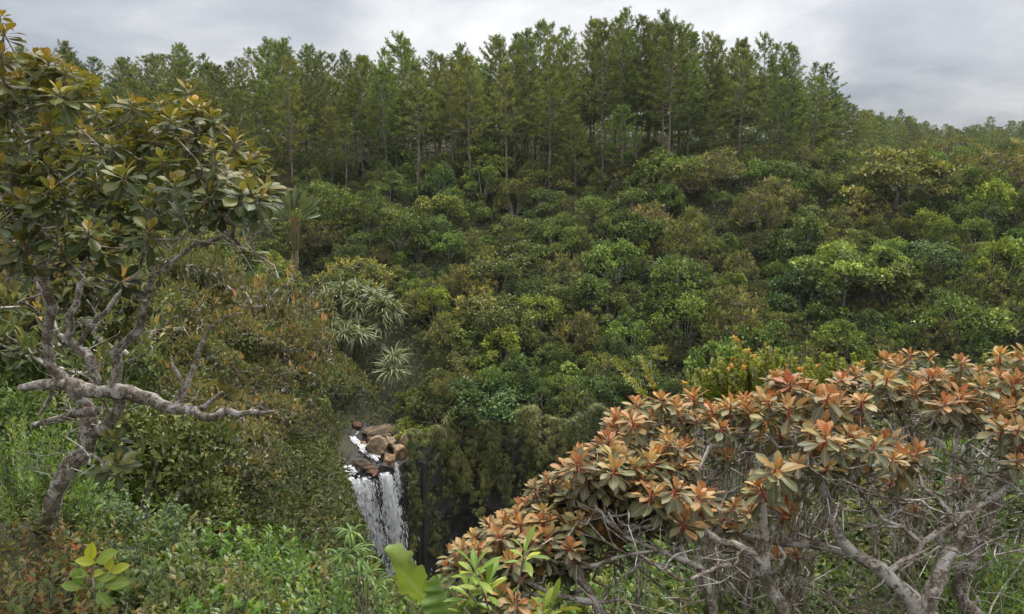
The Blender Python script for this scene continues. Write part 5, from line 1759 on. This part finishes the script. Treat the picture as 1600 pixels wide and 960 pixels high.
def build_grey_tree():
    r = np.random.default_rng(121)
    d = 5.8
    limbs = [[(72, 826, d, 0.0650), (92, 775, d, 0.0812), (118, 725, d, 0.0909), (138, 690, d, 0.0844), (150, 665, d, 0.0715)],
             [(140, 690, d, 0.0650), (138, 650, d, 0.0571), (128, 625, d, 0.0552), (105, 600, d, 0.0455), (86, 575, d, 0.0402), (78, 530, d, 0.0364), (80, 480, d - .1, 0.0312), (72, 430, d - .2, 0.0234), (60, 330, d - .2, 0.0142), (45, 220, d, 0.0091)],
             [(134, 640, d, 0.0455), (146, 590, d + .1, 0.0390), (143, 562, d + .1, 0.0390), (122, 545, d + .2, 0.0357), (104, 530, d + .2, 0.0325), (110, 495, d + .2, 0.0273), (122, 455, d + .3, 0.0234), (138, 410, d + .4, 0.0182), (150, 330, d + .4, 0.0103)],
             [(118, 542, d + .2, 0.0248), (145, 500, d + .3, 0.0234), (185, 460, d + .4, 0.0194), (215, 420, d + .5, 0.0130), (255, 340, d + .4, 0.0077)],
             [(150, 680, d, 0.0552), (175, 652, d - .1, 0.0487), (190, 632, d - .15, 0.0428), (181, 600, d - .2, 0.0390), (183, 550, d - .2, 0.0364), (212, 515, d - .2, 0.0338), (234, 470, d - .2, 0.0273), (240, 430, d - .2, 0.0208), (300, 385, d - .1, 0.0142), (345, 340, d, 0.0085)],
             [(100, 545, d + .2, 0.0221), (70, 470, d + .4, 0.0194), (52, 440, d + .5, 0.0168), (20, 380, d + .5, 0.0097)],
             [(240, 440, d - .2, 0.0130), (225, 400, d - .3, 0.0085), (230, 375, d - .4, 0.0052)],
             [(60, 360, d, 0.0077), (75, 250, d - .2, 0.0077), (85, 130, d - .2, 0.0045)],
             [(40, 240, d, 0.0077), (10, 150, d - .4, 0.0065), (4, 60, d - .5, 0.0039)],
             [(0, 465, d - .3, 0.0077), (40, 475, d - .1, 0.0103), (62, 490, d + .2, 0.0130)]]
    must = [(232, 368, 4.5), (52, 420, 4.6), (102, 408, 4.7), (162, 395, 4.8), (242, 312, 4.9), (386, 262, 5.4), (40, 322, 4.7), (112, 332, 4.8), (312, 268, 5.2), (322, 338, 5.2), (122, 205, 5.4), (282, 190, 5.6), (298, 148, 5.8), (92, 108, 5.6), (60, 95, 5.5), (60, 210, 5.2),
            (365, 215, 5.7), (395, 295, 5.7), (410, 345, 5.8), (395, 395, 5.6), (185, 330, 5.0), (5, 55, 5.2), (2, 90, 5.1), (6, 130, 5.1), (0, 30, 5.3), (8, 165, 5.3), (235, 225, 5.3), (190, 440, 5.2), (250, 432, 5.2), (180, 690, 5.3), (182, 730, 5.0), (150, 290, 5.0), (340, 300, 5.3), (75, 265, 5.0), (10, 265, 4.9), (205, 270, 5.2)]
    out_u = [0, 40, 90, 130, 180, 230, 280, 320, 360, 400, 425]
    out_t = [85, 85, 92, 112, 150, 160, 145, 165, 200, 225, 275]
    out_b = [420, 425, 410, 400, 385, 390, 370, 360, 345, 335, 330]
    pts = [(t[0], t[1]) for t in must]
    tips = list(must)
    tries = 0
    while len(tips) < 196 and tries < 20000:
        tries += 1
        u = r.uniform(-55, 422)
        t, b = np.interp(u, out_u, out_t), np.interp(u, out_u, out_b)
        q = r.random()
        v = t + 12 + (b - t - 24) * q ** 1.6
        if any((u - a) ** 2 + (v - c) ** 2 < 12 ** 2 for a, c in pts):
            continue
        pts.append((u, v))
        tips.append((u, v, float(np.clip(5.7 - (q - 0.3) * 1.1 + r.normal() * 0.5, 4.5, 7.2))))

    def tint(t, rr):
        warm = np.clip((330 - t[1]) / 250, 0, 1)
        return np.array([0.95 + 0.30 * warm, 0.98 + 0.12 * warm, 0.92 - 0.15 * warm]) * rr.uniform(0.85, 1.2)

    tree = grow('gnarled_tree', 'gnarled grey-barked tree with glossy olive leaf rosettes, on the near bank at left', 'tree', limbs, tips, RS_GREEN, r, 0.0050, 300, 1.0, M_BARK_GREY, 0.14, 200, (0.2, 0.6), None, tint, extra_twigs=60)
    # the weathered dead limb that lies across its fork
    base = px(130, 640, 5.6)
    root = thing('dead_limb', 'weathered bare grey limb lying across the fork of the gnarled tree, forked at its end', 'branch', base)
    runs = [([(28, 608, 5.9, 0.03), (70, 600, 5.85, 0.05), (110, 600, 5.75, 0.058), (150, 612, 5.6, 0.06), (200, 612, 5.5, 0.062), (235, 628, 5.45, 0.055), (275, 640, 5.4, 0.045), (300, 642, 5.35, 0.036)], 'limb'),
            ([(300, 642, 5.35, 0.034), (325, 656, 5.3, 0.036), (345, 645, 5.25, 0.032), (370, 645, 5.2, 0.026), (400, 648, 5.15, 0.02), (428, 642, 5.1, 0.012)], 'branch'),
            ([(285, 640, 5.4, 0.03), (318, 634, 5.45, 0.024), (345, 615, 5.5, 0.014)], 'branch'),
            ([(276, 640, 5.4, 0.032), (292, 600, 5.5, 0.028), (305, 570, 5.55, 0.02), (318, 530, 5.6, 0.016), (345, 500, 5.7, 0.012), (375, 490, 5.7, 0.006)], 'branch'),
            ([(285, 600, 5.5, 0.018), (275, 580, 5.5, 0.016), (268, 560, 5.5, 0.007)], 'branch'),
            ([(50, 662, 5.9, 0.02), (90, 655, 5.8, 0.036), (130, 642, 5.75, 0.045), (160, 640, 5.7, 0.04)], 'branch'),
            ([(62, 650, 5.9, 0.016), (75, 628, 5.9, 0.02), (84, 605, 5.85, 0.016)], 'branch')]
    for pts, nm in runs:
        q = smooth_path(np.array([[*(px(a, b, c) - base), e] for a, b, c, e in pts]), 0.07)
        mb = MB()
        tube(mb, q[:, :3] + r.normal(size=(len(q), 3)) * 0.008, q[:, 3] * 0.85, 12, r=r, rough=0.13)
        mb.build(nm, M_BARK_GREY, root)


build_grey_tree()

# ------------------------------------------------------------------ single plants close by
def plant_with_leaves(name, label, cat, at_, leaves, mat, tpls, stems=(), stem_mat=None, part='leaf'):
    """leaves: (offset, direction, normal, length, age, template number); each leaf is its own part."""
    root = thing(name, label, cat, at_)
    for k, (off, d, nr, L, age, t) in enumerate(leaves):
        mb = MB()
        mb.tile(tpls[t], frames(np.array([d], float), np.array([nr], float), np.array([L])), np.zeros((1, 3)), np.array([age]))
        o = mb.build(part, mat, root)
        o.location = Vector([float(x) for x in off])
    if stems:
        for pts, r0, r1 in stems:
            mb = MB()
            q = smooth_path(pts, 0.05)
            tube(mb, q, np.linspace(r0, r1, len(q)), 6)
            mb.build('stem', stem_mat or M_BARK_TWIG, root)
    return root


def build_singles():
    r = np.random.default_rng(131)
    big = [leaf_grid(1.0, 0.48, 8, 4, dr, 0.18, 0.5, 0.08, 0.2, 0.03) for dr in (0.3, 0.6, 0.9)]
    # big-leaved seedling
    d = 4.1
    base = px(150, 950, d)
    rows = []
    for u, v, tu, tv, L, age, t in [(140, 880, 143, 845, 0.15, 1.0, 0), (148, 880, 182, 858, 0.19, 0.5, 0), (150, 880, 115, 872, 0.13, 0.95, 1), (172, 895, 168, 866, 0.13, 0.95, 0), (172, 895, 198, 880, 0.14, 0.85, 1), (165, 895, 135, 895, 0.10, 0.8, 1), (150, 905, 180, 897, 0.13, 0.45, 1), (160, 915, 202, 906, 0.18, 0.3, 1),
                                    (140, 920, 165, 905, 0.17, 0.2, 2), (130, 920, 95, 912, 0.13, 0.4, 1), (130, 915, 100, 880, 0.13, 0.35, 2), (150, 925, 155, 932, 0.15, 0.25, 2), (125, 930, 110, 945, 0.12, 0.2, 2), (170, 920, 185, 915, 0.12, 0.25, 2), (140, 900, 118, 895, 0.13, 0.4, 1), (150, 935, 178, 940, 0.13, 0.15, 2)]:
        a = px(u, v, d)
        b = px(tu, tv, d + r.uniform(-0.12, 0.02))
        dr = unit(b - a)
        rows.append((a - base, dr, unit(np.array([r.normal() * .25, -0.75, 0.8])), L * 0.95, age, t))
    stems = [([[0, 0, -0.6], [0.0, 0, 0.1], px(143, 880, d) - base], 0.012, 0.006), ([[0, 0, 0.0], [0.03, 0, 0.1], px(172, 895, d) - base], 0.01, 0.005)]
    plant_with_leaves('broad_leaved_seedling', 'big-leaved light green seedling with yellow top leaves in the lower left thicket', 'seedling', base, rows, M_LIME, big, stems)
    # torn banana-like leaves
    def paddle(L, W, lobes=7):
        v, f, ac, al = leaf_grid(1.0, 1.0, 30, 8, 0.12, 0.0, 0.5, 0.06, 0.5)
        t, sx = al, ac
        cuts = np.sort(r.uniform(0.2, 0.9, lobes))
        near = np.min(np.abs(t[:, None] - cuts[None, :]), axis=1)
        notch = 1 - 0.42 * np.exp(-(near / 0.018) ** 2) - 0.03 * np.sin(t * 17 + sx * 2)
        v = np.stack([v[:, 0] * W * np.where(np.abs(sx) > 0.3, notch, 1), v[:, 1] * L + np.abs(sx) * 0.07 * L * np.sin(np.pi * t), v[:, 2] * L - 0.30 * W * sx ** 2 * (0.6 + 0.4 * np.sin(t * 9)) + 0.05 * W * np.sin(t * 40) * np.abs(sx)], -1)
        return v, f, ac, al

    d = 3.7
    base = px(705, 1040, d)
    root = thing('banana_plant', 'banana-like plant with torn paddle leaves standing at the gorge edge, bottom centre', 'plant', base)
    for (u0, v0), (u1, v1), W, age, fl, dd in [((712, 985), (600, 872), 0.24, 0.5, -0.9, 0.0), ((722, 1010), (688, 908), 0.26, 0.40, 0.5, -0.15), ((700, 1015), (668, 930), 0.08, 0.5, 0.2, 0.1), ((765, 1020), (745, 935), 0.16, 0.4, 0.3, 0.1)]:
        a, b = px(u0, v0, d + dd), px(u1, v1, d + dd + 0.05)
        L = np.linalg.norm(b - a) * 1.05
        mb = MB()
        mb.tile(paddle(L, W), frames(np.array([unit(b - a)]), np.array([[fl, -1.0, 0.35]])), np.zeros((1, 3)), np.array([age]))
        o = mb.build('leaf', M_LIME, root)
        o.location = Vector(a - base)
        o.color = (0.85, 0.88, 1.1, 1)
        st = MB()
        q = smooth_path([[0, 0, -0.3], (a - base) * 0.5 + [0, 0, -0.05], a - base + unit(b - a) * L * 0.1], 0.06)
        tube(st, q, np.linspace(0.016, 0.006, len(q)), 6, r=r)
        st.build('stem', M_LIME, root)
    # plant with drooping whorls of narrow leaves
    d = 5.0
    base = px(572, 985, d)
    root_rows, st = [], []
    nar = [leaf_grid(1.0, 0.11, 7, 2, dr, 0.3, 0.45, 0.05, 0.08) for dr in (0.8, 1.3, 1.7)]
    tops = [(549, 832, 0.16), (548, 862, 0.19), (535, 872, 0.17), (562, 872, 0.17), (573, 898, 0.17), (556, 905, 0.16), (590, 912, 0.14)]
    for u, v, L in tops:
        c = px(u, v, d + r.normal() * 0.06) - base
        for k in range(13):
            a = k * 2.4 + r.uniform(0, 1); el = math.radians(r.uniform(-5, 65))
            root_rows.append((c, (math.cos(a) * math.cos(el), math.sin(a) * math.cos(el), math.sin(el)), (-math.cos(a) * math.sin(el), -math.sin(a) * math.sin(el), math.cos(el)), L * r.uniform(.8, 1.15), float(np.clip(r.normal(0.35, 0.12), 0, 1)), int(r.integers(3))))
        st.append(([[0, 0, -0.3], c * 0.5 + [0.01, 0, -0.04], c], 0.007, 0.004))
    o = plant_with_leaves('whorled_plant', 'tall thin-stemmed plant with drooping whorls of narrow leaves in front of the waterfall', 'plant', base, root_rows, M_LIME, nar, st)
    for c in o.children:
        c.color = (0.72, 0.82, 1.1, 1)
    # bright green shoots among the lowest rust leaves
    d = 2.7
    ob = [leaf_grid(1.0, 0.26, 6, 4, dr, 0.25, 0.6, 0.04, 0.12) for dr in (0.3, 0.6)]
    base = px(790, 1010, d)
    rows, st = [], []
    for u, v, L, n in [(820, 862, 0.10, 10), (742, 890, 0.12, 11), (760, 915, 0.12, 12), (735, 925, 0.11, 11), (790, 950, 0.11, 10), (865, 945, 0.11, 8), (725, 950, 0.10, 9), (850, 955, 0.10, 8), (770, 945, 0.11, 9)]:
        c = px(u, v, d + r.normal() * 0.08) - base
        for k in range(n):
            a = k * 2.4 + r.uniform(0, 1); el = math.radians(70 - 70 * k / n + r.normal() * 8)
            rows.append((c - [0, 0, 0.05 * k / n], (math.cos(a) * math.cos(el), math.sin(a) * math.cos(el), math.sin(el)), (-math.cos(a) * math.sin(el), -math.sin(a) * math.sin(el), math.cos(el)), L * r.uniform(.75, 1.1), float(np.clip(r.normal(0.5, 0.16), 0, 1)), int(r.integers(2))))
        st.append(([[0, 0, -0.2], c * 0.55 + [0, 0, -0.03], c], 0.006, 0.003))
    plant_with_leaves('bright_shoot_plant', 'bright yellow-green leafy shoots among the lowest rust-orange leaves, bottom centre', 'plant', base, rows, M_LIME, ob, st)
    # heath with spiky upright shoots behind the rust-leaved shrub
    lf = leaf_fold(1.0, 0.46, 0.1)

    def spikes(name, label, shoots, d, w, mat, tint, tip_red):
        b = px(*shoots[0][0], d)
        base = np.array([b[0], d, float(ground_z(b[0], d))])
        root = thing(name, label, 'shrub', base, 0, 'spiky plants behind the rust-leaved shrubs')
        for (u0, v0), (u1, v1) in shoots:
            dd = d + r.normal() * 0.15
            a, t = px(u0, v0, dd) - base, px(u1, v1, dd) - base
            mb = MB()
            foot = np.array([a[0] * 0.6, a[1], min(a[2] - 0.5, 0.0)])
            q = smooth_path([foot, a, (a + t) / 2 + r.normal(size=3) * 0.015, t], 0.05)
            tube(mb, q, np.linspace(0.008, 0.003, len(q)), 5, 1, r=r)
            n = int(np.linalg.norm(t - a) * 600)
            s = r.random(n)
            P = a + (t - a) * s[:, None]
            ax = unit(t - a)
            o_ = unit(np.cross(ax, rand_dirs(r, n)))
            dr = unit(o_ + ax * 0.75)
            age = np.clip(0.45 + r.normal(size=n) * 0.14, 0, 0.84)
            if tip_red and r.random() < 0.22:
                age = np.where(s > 0.90, 0.93, age)
            mb.tile(lf, frames(dr, ax + o_ * -0.2 + r.normal(size=(n, 3)) * .1, w * r.uniform(0.7, 1.15, n) * (1.1 - 0.45 * s)), P, age)
            o = mb.build('shoot', [mat, M_BARK_TWIG], root, smooth=False)
            o.color = (*tint, 1)

    spikes('spike_plant', 'two pale leaning leafy spikes above the rust-leaved shrub, against the dark slope', [((1005, 618), (957, 562)), ((1022, 610), (1000, 556)), ((1012, 622), (985, 590))], 4.2, 0.034, M_NEAR, (3.6, 2.7, 2.4), False)
    sh = []
    for k in range(105):
        u = r.uniform(1075, 1345); h = r.uniform(35, 80)
        v = np.interp(u, [1070, 1130, 1200, 1260, 1345], [600, 572, 562, 576, 562]) + r.normal() * 10
        sh.append(((u, v + h), (u + r.normal() * 8 - 6, v)))
    spikes('heath_shrub', 'olive heath shrub of upright spiky shoots with a few orange tips, behind the rust leaves', [((1160, 600), (1150, 545)), ((1130, 600), (1128, 562)), ((1180, 610), (1148, 528))] + sh, 5.0, 0.045, M_NEAR, (2.7, 2.2, 1.6), True)
    sh = [((u := r.uniform(1330, 1600)), 0) for _ in range(40)]
    spikes('heath_shrub', 'olive heath shrub behind the upper right rust leaves', [((u, 640), (u - 5 + r.normal() * 6, 575 + r.normal() * 12)) for u, _ in sh], 5.4, 0.045, M_NEAR, (2.2, 1.9, 1.5), True)


build_singles()

def build_haze():
    m, nt, out = new_mat('damp_air')
    pv = nt.nodes.new('ShaderNodeVolumePrincipled')
    pv.inputs['Color'].default_value = (0.86, 0.90, 0.95, 1)
    pv.inputs['Density'].default_value = 0.00012
    pv.inputs['Anisotropy'].default_value = 0.2
    nt.links.new(pv.outputs[0], out.inputs['Volume'])
    x0, x1, y0, y1, z0, z1 = -910, 910, -50, 1010, -40.5, 34
    v = [(x, y, z) for z in (z0, z1) for y in (y0, y1) for x in (x0, x1)]
    mb = MB()
    mb.add(v, [[0, 2, 3, 1], [4, 5, 7, 6], [0, 1, 5, 4], [2, 6, 7, 3], [0, 4, 6, 2], [1, 3, 7, 5]])
    mb.build('haze', m, smooth=False, kind='stuff')


build_haze()
print('objects', len(bpy.data.objects))
